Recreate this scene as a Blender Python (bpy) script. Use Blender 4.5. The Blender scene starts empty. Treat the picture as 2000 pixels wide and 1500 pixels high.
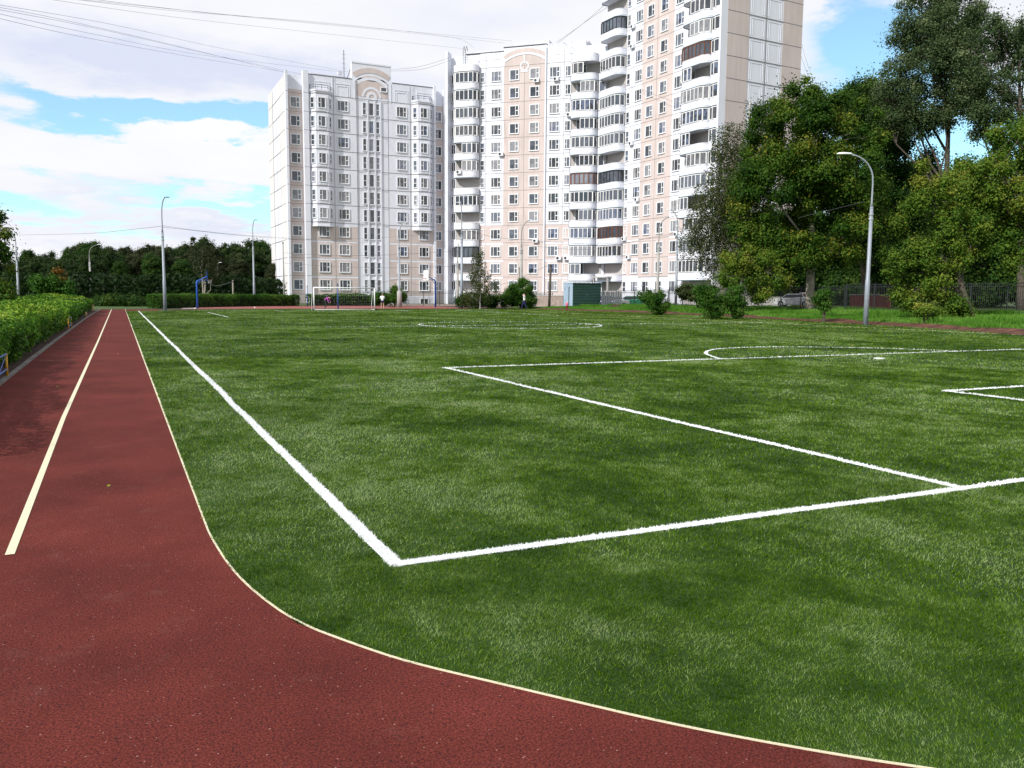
import bpy, math, random
import numpy as np
from mathutils import Vector, Matrix
random.seed(7)
rng = np.random.default_rng(11)
SC = bpy.context.scene
COL = SC.collection
R = math.radians

# ------------------------------------------------------------------ camera
FPX, YAW, PITCH, ROLL, CH = 1632.96, R(25.0996), R(6.1032), R(0.4159), 1.6
def _basis():
    cy, sy, cp, sp = math.cos(YAW), math.sin(YAW), math.cos(PITCH), math.sin(PITCH)
    f0 = Vector((sy, cy, 0)); r0 = Vector((cy, -sy, 0)); u0 = Vector((0, 0, 1))
    fw = f0*cp - u0*sp; up = u0*cp + f0*sp
    cr, sr = math.cos(ROLL), math.sin(ROLL)
    return r0*cr + up*sr, up*cr - r0*sr, fw
CR, CU, CF = _basis()
CAM0 = Vector((0, 0, CH))
cd = bpy.data.cameras.new("camera")
cam = bpy.data.objects.new("camera", cd); COL.objects.link(cam)
m = Matrix.Identity(4)
for i, v in enumerate((CR, CU, -CF)):
    for j in range(3): m[j][i] = v[j]
m[0][3], m[1][3], m[2][3] = CAM0
cam.matrix_world = m
cd.sensor_width = 36; cd.lens = FPX/2000*36
cd.clip_start = 0.05; cd.clip_end = 6000
SC.camera = cam
SC.render.resolution_x, SC.render.resolution_y = 1024, 768

def ray(px, py): return CF*FPX + CR*(px-1000) - CU*(py-750)
def at(px, py, z=0.0):
    "survey point of the photograph brought down to height z"
    d = ray(px, py); return CAM0 + d*((z-CH)/d.z)
def far(px, py, D):
    d = ray(px, py); h = math.hypot(d.x*math.sin(YAW)+d.y*math.cos(YAW), 0); return CAM0 + d*(D/h)

# ------------------------------------------------------------------ sun, sky, exposure
SUN_AZ = R(20)      # sun stands towards -x, a little towards -y
SUN_EL = R(38)
sun_dir = Vector((-math.cos(SUN_AZ)*math.cos(SUN_EL), -math.sin(SUN_AZ)*math.cos(SUN_EL), math.sin(SUN_EL)))
ld = bpy.data.lights.new("sun", 'SUN'); ld.energy = 4.3; ld.angle = R(0.53); ld.color = (1.0, 0.97, 0.925)
sun = bpy.data.objects.new("sun", ld); COL.objects.link(sun)
sun.rotation_euler = (-sun_dir).to_track_quat('-Z', 'Y').to_euler()
SC.view_settings.view_transform = 'Standard'; SC.view_settings.look = 'None'
SC.view_settings.exposure = 0.10; SC.view_settings.gamma = 1

W = bpy.data.worlds.new("World"); SC.world = W; W.use_nodes = True
def build_world():
    nt = W.node_tree; N = nt.nodes; L = nt.links; N.clear()
    out = N.new('ShaderNodeOutputWorld'); bg = N.new('ShaderNodeBackground')
    sky = N.new('ShaderNodeTexSky'); sky.sky_type = 'NISHITA'; sky.sun_disc = False
    sky.sun_elevation = SUN_EL; sky.sun_rotation = math.atan2(sun_dir.x, sun_dir.y)
    sky.ozone_density = 1.6; sky.dust_density = 0.4; sky.air_density = 0.9
    bg.inputs['Strength'].default_value = 0.1
    L.new(bg.outputs[0], out.inputs[0])
    tc = N.new('ShaderNodeTexCoord'); nrm = N.new('ShaderNodeVectorMath'); nrm.operation = 'NORMALIZE'
    L.new(tc.outputs['Generated'], nrm.inputs[0])
    sep = N.new('ShaderNodeSeparateXYZ'); L.new(nrm.outputs[0], sep.inputs[0])
    def M(op, a, b=None, c=None, clamp=False):
        n = N.new('ShaderNodeMath'); n.operation = op; n.use_clamp = clamp
        for i, v in enumerate((a, b, c)):
            if v is None: continue
            if isinstance(v, (int, float)): n.inputs[i].default_value = v
            else: L.new(v, n.inputs[i])
        return n.outputs[0]
    az = M('MULTIPLY', M('ARCTAN2', sep.outputs[0], sep.outputs[1]), 180/math.pi)
    el = M('MULTIPLY', M('ARCSINE', sep.outputs[2]), 180/math.pi)
    # cloud-deck coordinates
    den = M('ADD', M('MAXIMUM', sep.outputs[2], 0.0), 0.13)
    cx = M('DIVIDE', sep.outputs[0], den); cy = M('DIVIDE', sep.outputs[1], den)
    cmb = N.new('ShaderNodeCombineXYZ'); L.new(cx, cmb.inputs[0]); L.new(cy, cmb.inputs[1])
    def noise(scale, detail, rough, off=(0, 0, 0), dist=0.0, vec=None):
        mp = N.new('ShaderNodeMapping'); mp.inputs['Location'].default_value = off
        L.new(vec or cmb.outputs[0], mp.inputs[0])
        n = N.new('ShaderNodeTexNoise'); n.inputs['Scale'].default_value = scale
        n.inputs['Detail'].default_value = detail; n.inputs['Roughness'].default_value = rough
        n.inputs['Distortion'].default_value = dist
        L.new(mp.outputs[0], n.inputs[0]); return n.outputs[0]
    n1 = noise(1.1, 9, 0.52, (3.1, 7.4, 0), 0.15)
    n2 = noise(2.6, 7, 0.6, (8.3, 1.2, 3))
    n3 = noise(0.7, 6, 0.5, (1.3, 4.2, 6))
    # the same cloud outlines, blurred into the azimuth / elevation of each bank of cloud
    wz = M('MULTIPLY', M('SUBTRACT', n1, 0.5), 22.0); we = M('MULTIPLY', M('SUBTRACT', n2, 0.5), 7.0)
    azd = M('ADD', az, wz); eld = M('ADD', el, we)
    def blob(px, py, sx, sy, w):
        d = ray(px, py).normalized()
        a0 = math.degrees(math.atan2(d.x, d.y)); e0 = math.degrees(math.asin(d.z))
        sa = math.degrees(sx/FPX); se = math.degrees(sy/FPX)
        t = M('MULTIPLY', M('SUBTRACT', azd, a0), 1/sa); u = M('MULTIPLY', M('SUBTRACT', eld, e0), 1/se)
        s = M('ADD', M('MULTIPLY', t, t), M('MULTIPLY', u, u))
        return M('MULTIPLY', M('EXPONENT', M('MULTIPLY', s, -1.0)), w)
    cover = M('ADD', M('MULTIPLY', M('SUBTRACT', n1, 0.5), 2.6), 0.93)
    for b in [(250, 212, 200, 22, -1.1), (420, 236, 210, 20, -1.0), (640, 245, 160, 22, -.6), (30, 385, 150, 30, -0.9), (470, 400, 170, 26, -1.0),
              (330, 350, 100, 14, -.3), (1665, 110, 75, 90, -1.4), (1780, 40, 60, 50, -.9), (1830, 300, 170, 120, -1.2), (1600, 10, 70, 30, .9),
              (330, 300, 330, 48, .5), (700, 110, 500, 70, .6), (1250, 40, 160, 80, .8), (100, 470, 400, 30, .5), (1630, 140, 60, 30, .5), (1940, 60, 60, 80, .6)]:
        cover = M('ADD', cover, blob(*b))
    shade = M('ADD', M('MULTIPLY', M('SUBTRACT', n3, 0.5), 1.7), 0.24)
    for b in [(420, 120, 330, 40, .62), (160, 100, 180, 36, .45), (700, 150, 220, 40, .5), (930, 60, 200, 30, .3), (300, 385, 260, 18, .3), (90, 480, 160, 14, .3), (480, 440, 120, 14, .35), (1560, 170, 40, 60, .3)]:
        shade = M('ADD', shade, blob(*b))
    mask = N.new('ShaderNodeMapRange'); mask.interpolation_type = 'SMOOTHSTEP'
    mask.inputs[1].default_value = 0.16; mask.inputs[2].default_value = 0.95; mask.inputs[3].default_value = .13
    L.new(cover, mask.inputs[0])
    sh = N.new('ShaderNodeMapRange'); sh.inputs[1].default_value = 0.0; sh.inputs[2].default_value = 1.0; L.new(shade, sh.inputs[0])
    cc = N.new('ShaderNodeMixRGB'); L.new(sh.outputs[0], cc.inputs[0])
    cc.inputs[1].default_value = (9.3, 9.35, 9.4, 1); cc.inputs[2].default_value = (6.9, 7.3, 8.9, 1)
    # clear sky a touch more turquoise than the model gives it, as on the photograph
    tint = N.new('ShaderNodeMixRGB'); tint.blend_type = 'MULTIPLY'; tint.inputs[0].default_value = 1
    tint.inputs[2].default_value = (1.45, 2.0, 1.9, 1); L.new(sky.outputs[0], tint.inputs[1])
    mix = N.new('ShaderNodeMixRGB'); L.new(mask.outputs[0], mix.inputs[0])
    L.new(tint.outputs[0], mix.inputs[1]); L.new(cc.outputs[0], mix.inputs[2])
    L.new(mix.outputs[0], bg.inputs['Color'])
build_world()

# ------------------------------------------------------------------ materials
def nmat(name):
    m = bpy.data.materials.new(name); m.use_nodes = True
    return m, m.node_tree.nodes, m.node_tree.links, m.node_tree.nodes['Principled BSDF']
def plain(name, col, rough=0.6, metal=0.0, spec=0.4, var=0.12, scale=3.0, bump=0.0, bscale=40):
    "paint, metal or plaster with slight procedural unevenness"
    m, N, L, b = nmat(name)
    tc = N.new('ShaderNodeTexCoord'); n = N.new('ShaderNodeTexNoise'); n.inputs['Scale'].default_value = scale; n.inputs['Detail'].default_value = 6
    L.new(tc.outputs['Object'], n.inputs[0])
    mr = N.new('ShaderNodeMapRange'); mr.inputs[3].default_value = 1-var; mr.inputs[4].default_value = 1+var; mr.inputs[1].default_value = .3; mr.inputs[2].default_value = .7
    L.new(n.outputs[0], mr.inputs[0])
    mx = N.new('ShaderNodeVectorMath'); mx.operation = 'SCALE'; mx.inputs[0].default_value = col[:3]
    L.new(mr.outputs[0], mx.inputs['Scale']); L.new(mx.outputs[0], b.inputs['Base Color'])
    b.inputs['Roughness'].default_value = rough; b.inputs['Metallic'].default_value = metal
    b.inputs['Specular IOR Level'].default_value = spec
    if bump:
        n2 = N.new('ShaderNodeTexNoise'); n2.inputs['Scale'].default_value = bscale; L.new(tc.outputs['Object'], n2.inputs[0])
        bp = N.new('ShaderNodeBump'); bp.inputs['Strength'].default_value = bump; L.new(n2.outputs[0], bp.inputs['Height']); L.new(bp.outputs[0], b.inputs['Normal'])
    return m
def facade_mat(name, col, var=.05):
    "painted concrete panels: faint mottling and vertical rain streaks"
    m, N, L, b = nmat(name)
    tc = N.new('ShaderNodeTexCoord'); mp = N.new('ShaderNodeMapping'); mp.inputs['Scale'].default_value = (1.6, 1.6, .12); L.new(tc.outputs['Object'], mp.inputs[0])
    n = N.new('ShaderNodeTexNoise'); n.inputs['Scale'].default_value = 1.5; n.inputs['Detail'].default_value = 6; L.new(mp.outputs[0], n.inputs[0])
    n2 = N.new('ShaderNodeTexNoise'); n2.inputs['Scale'].default_value = .35; n2.inputs['Detail'].default_value = 5; L.new(tc.outputs['Object'], n2.inputs[0])
    ad = N.new('ShaderNodeMath'); ad.operation = 'ADD'; L.new(n.outputs[0], ad.inputs[0]); L.new(n2.outputs[0], ad.inputs[1])
    mr = N.new('ShaderNodeMapRange'); mr.inputs[1].default_value = .7; mr.inputs[2].default_value = 1.3; mr.inputs[3].default_value = 1-2*var; mr.inputs[4].default_value = 1+var
    L.new(ad.outputs[0], mr.inputs[0])
    mx = N.new('ShaderNodeVectorMath'); mx.operation = 'SCALE'; mx.inputs[0].default_value = col[:3]
    L.new(mr.outputs[0], mx.inputs['Scale']); L.new(mx.outputs[0], b.inputs['Base Color']); b.inputs['Roughness'].default_value = .85; b.inputs['Specular IOR Level'].default_value = .25
    return m
def leaf_mat(name, ramp, transl=.35, rough=.55):
    m, N, L, b = nmat(name)
    a = N.new('ShaderNodeAttribute'); a.attribute_name = 'tint'
    r = N.new('ShaderNodeValToRGB'); L.new(a.outputs['Fac'], r.inputs[0])
    el = r.color_ramp.elements
    while len(el) < len(ramp): el.new(.5)
    for e, (p, c) in zip(el, ramp): e.position = p; e.color = (*c, 1)
    L.new(r.outputs[0], b.inputs['Base Color']); b.inputs['Roughness'].default_value = rough; b.inputs['Specular IOR Level'].default_value = .10
    t = N.new('ShaderNodeBsdfTranslucent'); L.new(r.outputs[0], t.inputs[0])
    mx = N.new('ShaderNodeMixShader'); mx.inputs[0].default_value = transl
    L.new(b.outputs[0], mx.inputs[1]); L.new(t.outputs[0], mx.inputs[2])
    L.new(mx.outputs[0], N['Material Output'].inputs[0]); return m
def glass_mat(name, stops):
    m, N, L, b = nmat(name)
    oi = N.new('ShaderNodeObjectInfo'); tc = N.new('ShaderNodeTexCoord')
    n = N.new('ShaderNodeTexNoise'); n.inputs['Scale'].default_value = 1.3; L.new(tc.outputs['Object'], n.inputs[0])
    ad = N.new('ShaderNodeMath'); ad.operation = 'MULTIPLY_ADD'; ad.inputs[1].default_value = .35; L.new(n.outputs[0], ad.inputs[0]); L.new(oi.outputs['Random'], ad.inputs[2])
    fr = N.new('ShaderNodeMath'); fr.operation = 'FRACT'; L.new(ad.outputs[0], fr.inputs[0])
    r = N.new('ShaderNodeValToRGB'); L.new(fr.outputs[0], r.inputs[0]); el = r.color_ramp.elements
    while len(el) < len(stops): el.new(.5)
    for e, (p, c) in zip(el, stops): e.position = p; e.color = (*c, 1)
    L.new(r.outputs[0], b.inputs['Base Color']); b.inputs['Roughness'].default_value = .08; b.inputs['Specular IOR Level'].default_value = .7
    b.inputs['Coat Weight'].default_value = .3
    return m
M = {}
M['white'] = facade_mat('white_panel', (.72, .735, .80), .03)
M['pink'] = facade_mat('pink_panel', (.585, .50, .475))
M['grey'] = facade_mat('grey_plinth', (.42, .40, .39))
M['offwhite'] = facade_mat('offwhite_panel', (.60, .60, .65))
M['joint'] = plain('joint_mastic', (.22, .21, .21), .9)
M['dark'] = plain('dark_metal', (.03, .035, .04), .5)
M['trim'] = plain('window_trim', (.74, .76, .80), .6, var=.03)
M['frame'] = plain('window_frame', (.78, .78, .78), .4, var=.03)
M['brown'] = plain('brown_frame', (.16, .06, .03), .6)
M['lit_blue'] = plain('drip_flashing', (.12, .20, .24), .5)
M['glass'] = glass_mat('window_glass', [(0, (.012, .015, .02)), (.22, (.05, .06, .08)), (.42, (.13, .15, .19)), (.58, (.03, .033, .04)), (.78, (.27, .27, .29)), (1, (.06, .09, .17))])  # blue-grey stops paint sky reflection into the panes; pale stop is curtain
M['recess_shade'] = facade_mat('balcony_back', (.46, .43, .42))  # wall colour greyed to stand in for balcony recess shade
M['bluesheet'] = plain('blue_sheet', (.10, .28, .75), .4)
M['galv'] = plain('galvanised_metal', (.36, .39, .42), .45, .3, var=.15)
M['lampgrey'] = plain('lamp_grey', (.27, .30, .34), .5, .2, var=.12)
M['concrete'] = plain('concrete', (.34, .33, .31), .9, var=.15, bump=.3)
M['kerbc'] = plain('kerb_concrete', (.15, .135, .125), .9, var=.3, scale=2, bump=.4)
M['lampwhite'] = plain('lamp_head_white', (.8, .82, .85), .4)
M['whitepaint'] = plain('white_paint', (.8, .8, .8), .45, var=.05)
M['blue'] = plain('blue_paint', (.02, .07, .26), .45, var=.2)
M['royal'] = plain('bright_blue_paint', (.02, .10, .42), .4, var=.2)
M['yellow'] = plain('yellow_paint', (.55, .30, .02), .5, var=.2)
M['bark'] = plain('bark', (.085, .070, .055), .95, var=.4, scale=5, bump=.6)
M['palebark'] = plain('pale_bark', (.27, .24, .20), .95, var=.35, scale=4, bump=.6)
M['birchbark'] = plain('birch_bark', (.42, .40, .37), .9, var=.5, scale=3)
M['shedgreen'] = plain('green_sheet', (.045, .11, .09), .45, var=.15)
M['shedblue'] = plain('blue_grey_sheet', (.38, .48, .58), .5, var=.1)
M['fence'] = plain('black_fence_paint', (.022, .026, .028), .5, var=.2)
M['cable'] = plain('cable_rubber', (.10, .10, .12), .7)
M['skin'] = plain('skin', (.55, .32, .24), .6, var=.05)
M['hair'] = plain('brown_hair', (.16, .07, .03), .7)
M['shirt'] = plain('white_cloth', (.8, .8, .8), .8)
M['navy'] = plain('navy_cloth', (.015, .02, .09), .8)
M['purple'] = plain('purple_cloth', (.38, .06, .34), .8)
M['pinkc'] = plain('pink_cloth', (.8, .16, .25), .8)
M['palepink'] = plain('pale_pink_cloth', (.85, .55, .6), .8)
M['redc'] = plain('dark_red_cloth', (.2, .02, .02), .8)
M['black'] = plain('black_rubber', (.02, .02, .02), .7)
M['tyre'] = plain('tyre_rubber', (.02, .02, .02), .85)
M['carsilver'] = plain('silver_paint', (.45, .47, .5), .25, .5, var=.03)
M['carwhite'] = plain('white_car_paint', (.6, .6, .62), .25, var=.03)
M['cardark'] = plain('dark_blue_paint', (.02, .03, .06), .25, var=.05)
M['tarp'] = plain('green_tarp', (.01, .13, .07), .5, var=.2)
M['carglass'] = plain('car_glass', (.02, .025, .03), .08)
M['brick'] = plain('red_brick', (.20, .045, .04), .9, var=.25, scale=8)

def mat_track():
    m, N, L, b = nmat('red_rubber')
    tc = N.new('ShaderNodeTexCoord')
    def noise(s, d, r=.5):
        n = N.new('ShaderNodeTexNoise'); n.inputs['Scale'].default_value = s; n.inputs['Detail'].default_value = d; n.inputs['Roughness'].default_value = r
        L.new(tc.outputs['Object'], n.inputs[0]); return n.outputs[0]
    fine = noise(105, 4, .75); mid = noise(1.1, 5, .6); v = N.new('ShaderNodeTexVoronoi'); v.inputs['Scale'].default_value = 210; L.new(tc.outputs['Object'], v.inputs[0])
    r = N.new('ShaderNodeValToRGB'); el = r.color_ramp.elements
    el[0].position = .34; el[0].color = (.034, .008, .006, 1); el[1].position = .68; el[1].color = (.200, .045, .032, 1)
    e = el.new(.5); e.color = (.108, .022, .018, 1)
    L.new(fine, r.inputs[0])
    mr = N.new('ShaderNodeMapRange'); mr.inputs[1].default_value = .3; mr.inputs[2].default_value = .7; mr.inputs[3].default_value = .80; mr.inputs[4].default_value = 1.22; L.new(mid, mr.inputs[0])
    sc = N.new('ShaderNodeVectorMath'); sc.operation = 'SCALE'; L.new(r.outputs[0], sc.inputs[0]); L.new(mr.outputs[0], sc.inputs['Scale'])
    big = noise(.28, 4, .55); mrb = N.new('ShaderNodeMapRange'); mrb.inputs[1].default_value = .35; mrb.inputs[2].default_value = .65; mrb.inputs[3].default_value = .88; mrb.inputs[4].default_value = 1.1; L.new(big, mrb.inputs[0])
    sc2 = N.new('ShaderNodeVectorMath'); sc2.operation = 'SCALE'; L.new(sc.outputs[0], sc2.inputs[0]); L.new(mrb.outputs[0], sc2.inputs['Scale'])
    dust = noise(3.3, 8, .72); mrd = N.new('ShaderNodeMapRange'); mrd.inputs[1].default_value = .56; mrd.inputs[2].default_value = .78; mrd.inputs[4].default_value = .28; L.new(dust, mrd.inputs[0])
    dmx = N.new('ShaderNodeMixRGB'); L.new(mrd.outputs[0], dmx.inputs[0]); L.new(sc2.outputs[0], dmx.inputs[1]); dmx.inputs[2].default_value = (.19, .10, .085, 1); sc = dmx
    # sparse pale and dark granules
    sp = N.new('ShaderNodeSeparateColor'); L.new(v.outputs['Color'], sp.inputs[0])
    g = N.new('ShaderNodeMath'); g.operation = 'GREATER_THAN'; g.inputs[1].default_value = .998; L.new(sp.outputs[0], g.inputs[0])
    mx = N.new('ShaderNodeMixRGB'); L.new(g.outputs[0], mx.inputs[0]); L.new(sc.outputs[0], mx.inputs[1]); mx.inputs[2].default_value = (.34, .19, .17, 1)
    g2 = N.new('ShaderNodeMath'); g2.operation = 'GREATER_THAN'; g2.inputs[1].default_value = .93; L.new(sp.outputs[1], g2.inputs[0])
    mx2 = N.new('ShaderNodeMixRGB'); L.new(g2.outputs[0], mx2.inputs[0]); L.new(mx.outputs[0], mx2.inputs[1]); mx2.inputs[2].default_value = (.035, .012, .014, 1)
    L.new(mx2.outputs[0], b.inputs['Base Color']); b.inputs['Roughness'].default_value = .95; b.inputs['Specular IOR Level'].default_value = .08
    bp = N.new('ShaderNodeBump'); bp.inputs['Strength'].default_value = .55; bp.inputs['Distance'].default_value = .004
    L.new(fine, bp.inputs['Height']); L.new(bp.outputs[0], b.inputs['Normal'])
    return m
M['track'] = mat_track()
def ramp_noise(name, cols, scale, bump=.3, detail=8, bscale=None, rough=.9):
    m, N, L, b = nmat(name)
    tc = N.new('ShaderNodeTexCoord'); n = N.new('ShaderNodeTexNoise'); n.inputs['Scale'].default_value = scale; n.inputs['Detail'].default_value = detail; n.inputs['Roughness'].default_value = .65
    L.new(tc.outputs['Object'], n.inputs[0]); r = N.new('ShaderNodeValToRGB'); el = r.color_ramp.elements
    while len(el) < len(cols): el.new(.5)
    for e, (p, c) in zip(el, cols): e.position = p; e.color = (*c, 1)
    L.new(n.outputs[0], r.inputs[0]); L.new(r.outputs[0], b.inputs['Base Color']); b.inputs['Roughness'].default_value = rough; b.inputs['Specular IOR Level'].default_value = .2
    n2 = N.new('ShaderNodeTexNoise'); n2.inputs['Scale'].default_value = bscale or scale*4; n2.inputs['Detail'].default_value = 4; L.new(tc.outputs['Object'], n2.inputs[0])
    bp = N.new('ShaderNodeBump'); bp.inputs['Strength'].default_value = bump; L.new(n2.outputs[0], bp.inputs['Height']); L.new(bp.outputs[0], b.inputs['Normal'])
    return m
M['ground'] = ramp_noise('rough_ground', [(.3, (.028, .055, .012)), (.5, (.045, .085, .018)), (.7, (.075, .07, .03))], .8)
M['turfbase'] = ramp_noise('turf_base', [(.3, (.012, .034, .004)), (.5, (.02, .05, .006)), (.7, (.03, .065, .012))], 1.2, .5)
M['soil'] = ramp_noise('dug_soil', [(.3, (.02, .011, .008)), (.5, (.085, .038, .024)), (.72, (.17, .08, .05))], 1.7, .9, bscale=6)
M['dsoil'] = ramp_noise('dark_soil', [(.3, (.02, .014, .01)), (.55, (.06, .035, .025)), (.75, (.10, .06, .045))], 1.5, .8, bscale=6)
M['court'] = ramp_noise('red_court', [(.3, (.19, .055, .05)), (.7, (.30, .10, .085))], .7, .1)
M['gravel'] = ramp_noise('pale_gravel', [(.3, (.20, .16, .14)), (.7, (.36, .30, .26))], 2, .4)
M['asphalt'] = ramp_noise('asphalt', [(.3, (.045, .045, .047)), (.7, (.07, .068, .068))], 3, .2)
M['cream'] = plain('cream_line_paint', (.62, .57, .40), .7, var=.06, scale=20)
M['core'] = plain('hedge_shade_core', (.007, .009, .004), .95, var=.4, scale=9)  # near-black solid: the shade inside the hedge put into its colour

def turf_blade_mat():
    m, N, L, b = nmat('turf_fibre')
    a = N.new('ShaderNodeAttribute'); a.attribute_name = 'tint'
    r = N.new('ShaderNodeValToRGB'); L.new(a.outputs['Fac'], r.inputs[0]); el = r.color_ramp.elements
    st = [(0, (.022, .058, .0004)), (.33, (.064, .132, .001)), (.58, (.118, .205, .018)), (.82, (.178, .275, .070)), (1, (.26, .34, .14))]
    while len(el) < len(st): el.new(.5)
    for e, (p, c) in zip(el, st): e.position = p; e.color = (*c, 1)
    L.new(r.outputs[0], b.inputs['Base Color']); b.inputs['Roughness'].default_value = .8; b.inputs['Specular IOR Level'].default_value = .02
    t = N.new('ShaderNodeBsdfTranslucent'); L.new(r.outputs[0], t.inputs[0]); mx = N.new('ShaderNodeMixShader'); mx.inputs[0].default_value = .3
    L.new(b.outputs[0], mx.inputs[1]); L.new(t.outputs[0], mx.inputs[2]); L.new(mx.outputs[0], N['Material Output'].inputs[0]); return m
M['blade'] = turf_blade_mat()
M['wblade'] = plain('white_fibre', (.74, .76, .76), .6, var=.03)
M['lf_maple'] = leaf_mat('maple_leaves', [(0, (.010, .036, .004)), (.4, (.038, .095, .009)), (.72, (.090, .155, .016)), (1, (.24, .22, .03))])
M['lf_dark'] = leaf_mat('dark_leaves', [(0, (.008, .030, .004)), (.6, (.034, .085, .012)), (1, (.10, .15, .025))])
M['lf_ash'] = leaf_mat('ash_leaves', [(0, (.03, .060, .020)), (.6, (.085, .13, .050)), (1, (.19, .23, .11))])
M['lf_birch'] = leaf_mat('birch_leaves', [(0, (.035, .055, .018)), (.6, (.07, .095, .03)), (1, (.17, .15, .055))])
M['lf_yellow'] = leaf_mat('yellowgreen_leaves', [(0, (.03, .085, .008)), (.5, (.105, .185, .02)), (1, (.27, .27, .04))])
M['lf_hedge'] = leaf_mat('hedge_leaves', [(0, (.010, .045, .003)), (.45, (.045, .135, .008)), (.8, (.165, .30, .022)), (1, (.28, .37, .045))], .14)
M['lf_bush'] = leaf_mat('bush_leaves', [(0, (.016, .06, .006)), (.6, (.05, .13, .014)), (1, (.12, .21, .035))])
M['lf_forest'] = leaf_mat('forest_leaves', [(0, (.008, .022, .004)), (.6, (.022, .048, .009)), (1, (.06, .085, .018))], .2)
M['lf_olive'] = leaf_mat('olive_forest_leaves', [(0, (.018, .030, .010)), (.6, (.042, .056, .020)), (1, (.085, .092, .036))], .2)
M['lf_orange'] = leaf_mat('orange_leaves', [(0, (.09, .05, .01)), (1, (.26, .12, .02))])
M['bankgrass'] = leaf_mat('bank_grass', [(0, (.045, .13, .010)), (.5, (.10, .25, .025)), (1, (.19, .34, .06))], .4)

# ------------------------------------------------------------------ helpers
def tag(o, label=None, cat=None, group=None, kind=None):
    if label: o['label'] = label
    if cat: o['category'] = cat
    if group: o['group'] = group
    if kind: o['kind'] = kind
    return o
def empty(name, loc=(0, 0, 0), rz=0.0):
    o = bpy.data.objects.new(name, None); COL.objects.link(o); o.location = loc; o.rotation_euler = (0, 0, rz); o.empty_display_size = .3; return o
class MB:
    def __init__(s): s.v = []; s.f = []; s.mi = []; s.k = 0
    def add(s, vs, fs, k=None):
        n = len(s.v); s.v += [tuple(v) for v in vs]; s.f += [tuple(i+n for i in f) for f in fs]; s.mi += [s.k if k is None else k]*len(fs)
    def box(s, x0, x1, y0, y1, z0, z1, k=None):
        vs = [(x0, y0, z0), (x1, y0, z0), (x1, y1, z0), (x0, y1, z0), (x0, y0, z1), (x1, y0, z1), (x1, y1, z1), (x0, y1, z1)]
        s.add(vs, [(0, 3, 2, 1), (4, 5, 6, 7), (0, 1, 5, 4), (1, 2, 6, 5), (2, 3, 7, 6), (3, 0, 4, 7)], k)
    def prism(s, pts, z0, z1, k=None):
        n = len(pts); vs = [(x, y, z0) for x, y in pts]+[(x, y, z1) for x, y in pts]
        s.add(vs, [tuple(range(n))[::-1], tuple(range(n, 2*n))]+[(i, (i+1) % n, (i+1) % n+n, i+n) for i in range(n)], k)
    def plate(s, pts, y0, y1, k=None):
        "polygon in the facade plane (x,z), from depth y0 to y1"
        n = len(pts); vs = [(x, y0, z) for x, z in pts]+[(x, y1, z) for x, z in pts]
        s.add(vs, [tuple(range(n)), tuple(range(n, 2*n))[::-1]]+[((i+1) % n, i, i+n, (i+1) % n+n) for i in range(n)], k)
    def tube(s, pts, rad, seg=8, k=None, cap=True):
        pts = [Vector(p) for p in pts]; n = len(pts)
        if isinstance(rad, (int, float)): rad = [rad]*n
        base = len(s.v); prev = None
        for i, p in enumerate(pts):
            t = (pts[min(i+1, n-1)]-pts[max(i-1, 0)])
            t = t.normalized() if t.length > 1e-9 else Vector((0, 0, 1))
            if prev is None:
                a = t.orthogonal().normalized()
            else:
                a = (prev-t*prev.dot(t)); a = a.normalized() if a.length > 1e-6 else t.orthogonal().normalized()
            prev = a; b = t.cross(a)
            for j in range(seg):
                th = 2*math.pi*j/seg; q = p+(a*math.cos(th)+b*math.sin(th))*rad[i]; s.v.append((q.x, q.y, q.z))
        k = s.k if k is None else k
        for i in range(n-1):
            for j in range(seg):
                j2 = (j+1) % seg
                s.f.append((base+i*seg+j, base+i*seg+j2, base+(i+1)*seg+j2, base+(i+1)*seg+j)); s.mi.append(k)
        if cap:
            s.f.append(tuple(base+j for j in range(seg))[::-1]); s.mi.append(k)
            s.f.append(tuple(base+(n-1)*seg+j for j in range(seg))); s.mi.append(k)
    def mesh(s, name, mats, smooth=False):
        me = bpy.data.meshes.new(name); me.from_pydata(s.v, [], s.f)
        for mt in (mats if isinstance(mats, (list, tuple)) else [mats]): me.materials.append(mt)
        me.polygons.foreach_set('material_index', s.mi)
        if smooth: me.polygons.foreach_set('use_smooth', [True]*len(s.f))
        me.update(); return me
    def build(s, name, mats, parent=None, smooth=False, loc=None):
        return put(name, s.mesh(name, mats, smooth), parent, loc)
def put(name, me, parent=None, loc=None, rz=None):
    o = bpy.data.objects.new(name, me); COL.objects.link(o)
    if parent: o.parent = parent
    if loc is not None: o.location = loc
    if rz is not None: o.rotation_euler = (0, 0, rz)
    return o
def np_mesh(name, V, nper, mat, tint=None, smooth=False):
    "V: (N*nper,3) vertices, one polygon of nper corners for each run"
    V = np.ascontiguousarray(V, dtype=np.float32); nv = len(V); nf = nv//nper
    me = bpy.data.meshes.new(name); me.vertices.add(nv); me.vertices.foreach_set('co', V.ravel())
    me.loops.add(nv); me.loops.foreach_set('vertex_index', np.arange(nv, dtype=np.int32))
    me.polygons.add(nf); me.polygons.foreach_set('loop_start', np.arange(0, nv, nper, dtype=np.int32))
    me.update(calc_edges=True); me.materials.append(mat)
    if tint is not None:
        a = me.attributes.new('tint', 'FLOAT', 'FACE'); a.data.foreach_set('value', np.ascontiguousarray(tint, dtype=np.float32))
    return me
def unit(a): return a/np.maximum(np.linalg.norm(a, axis=1, keepdims=True), 1e-9)
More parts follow.
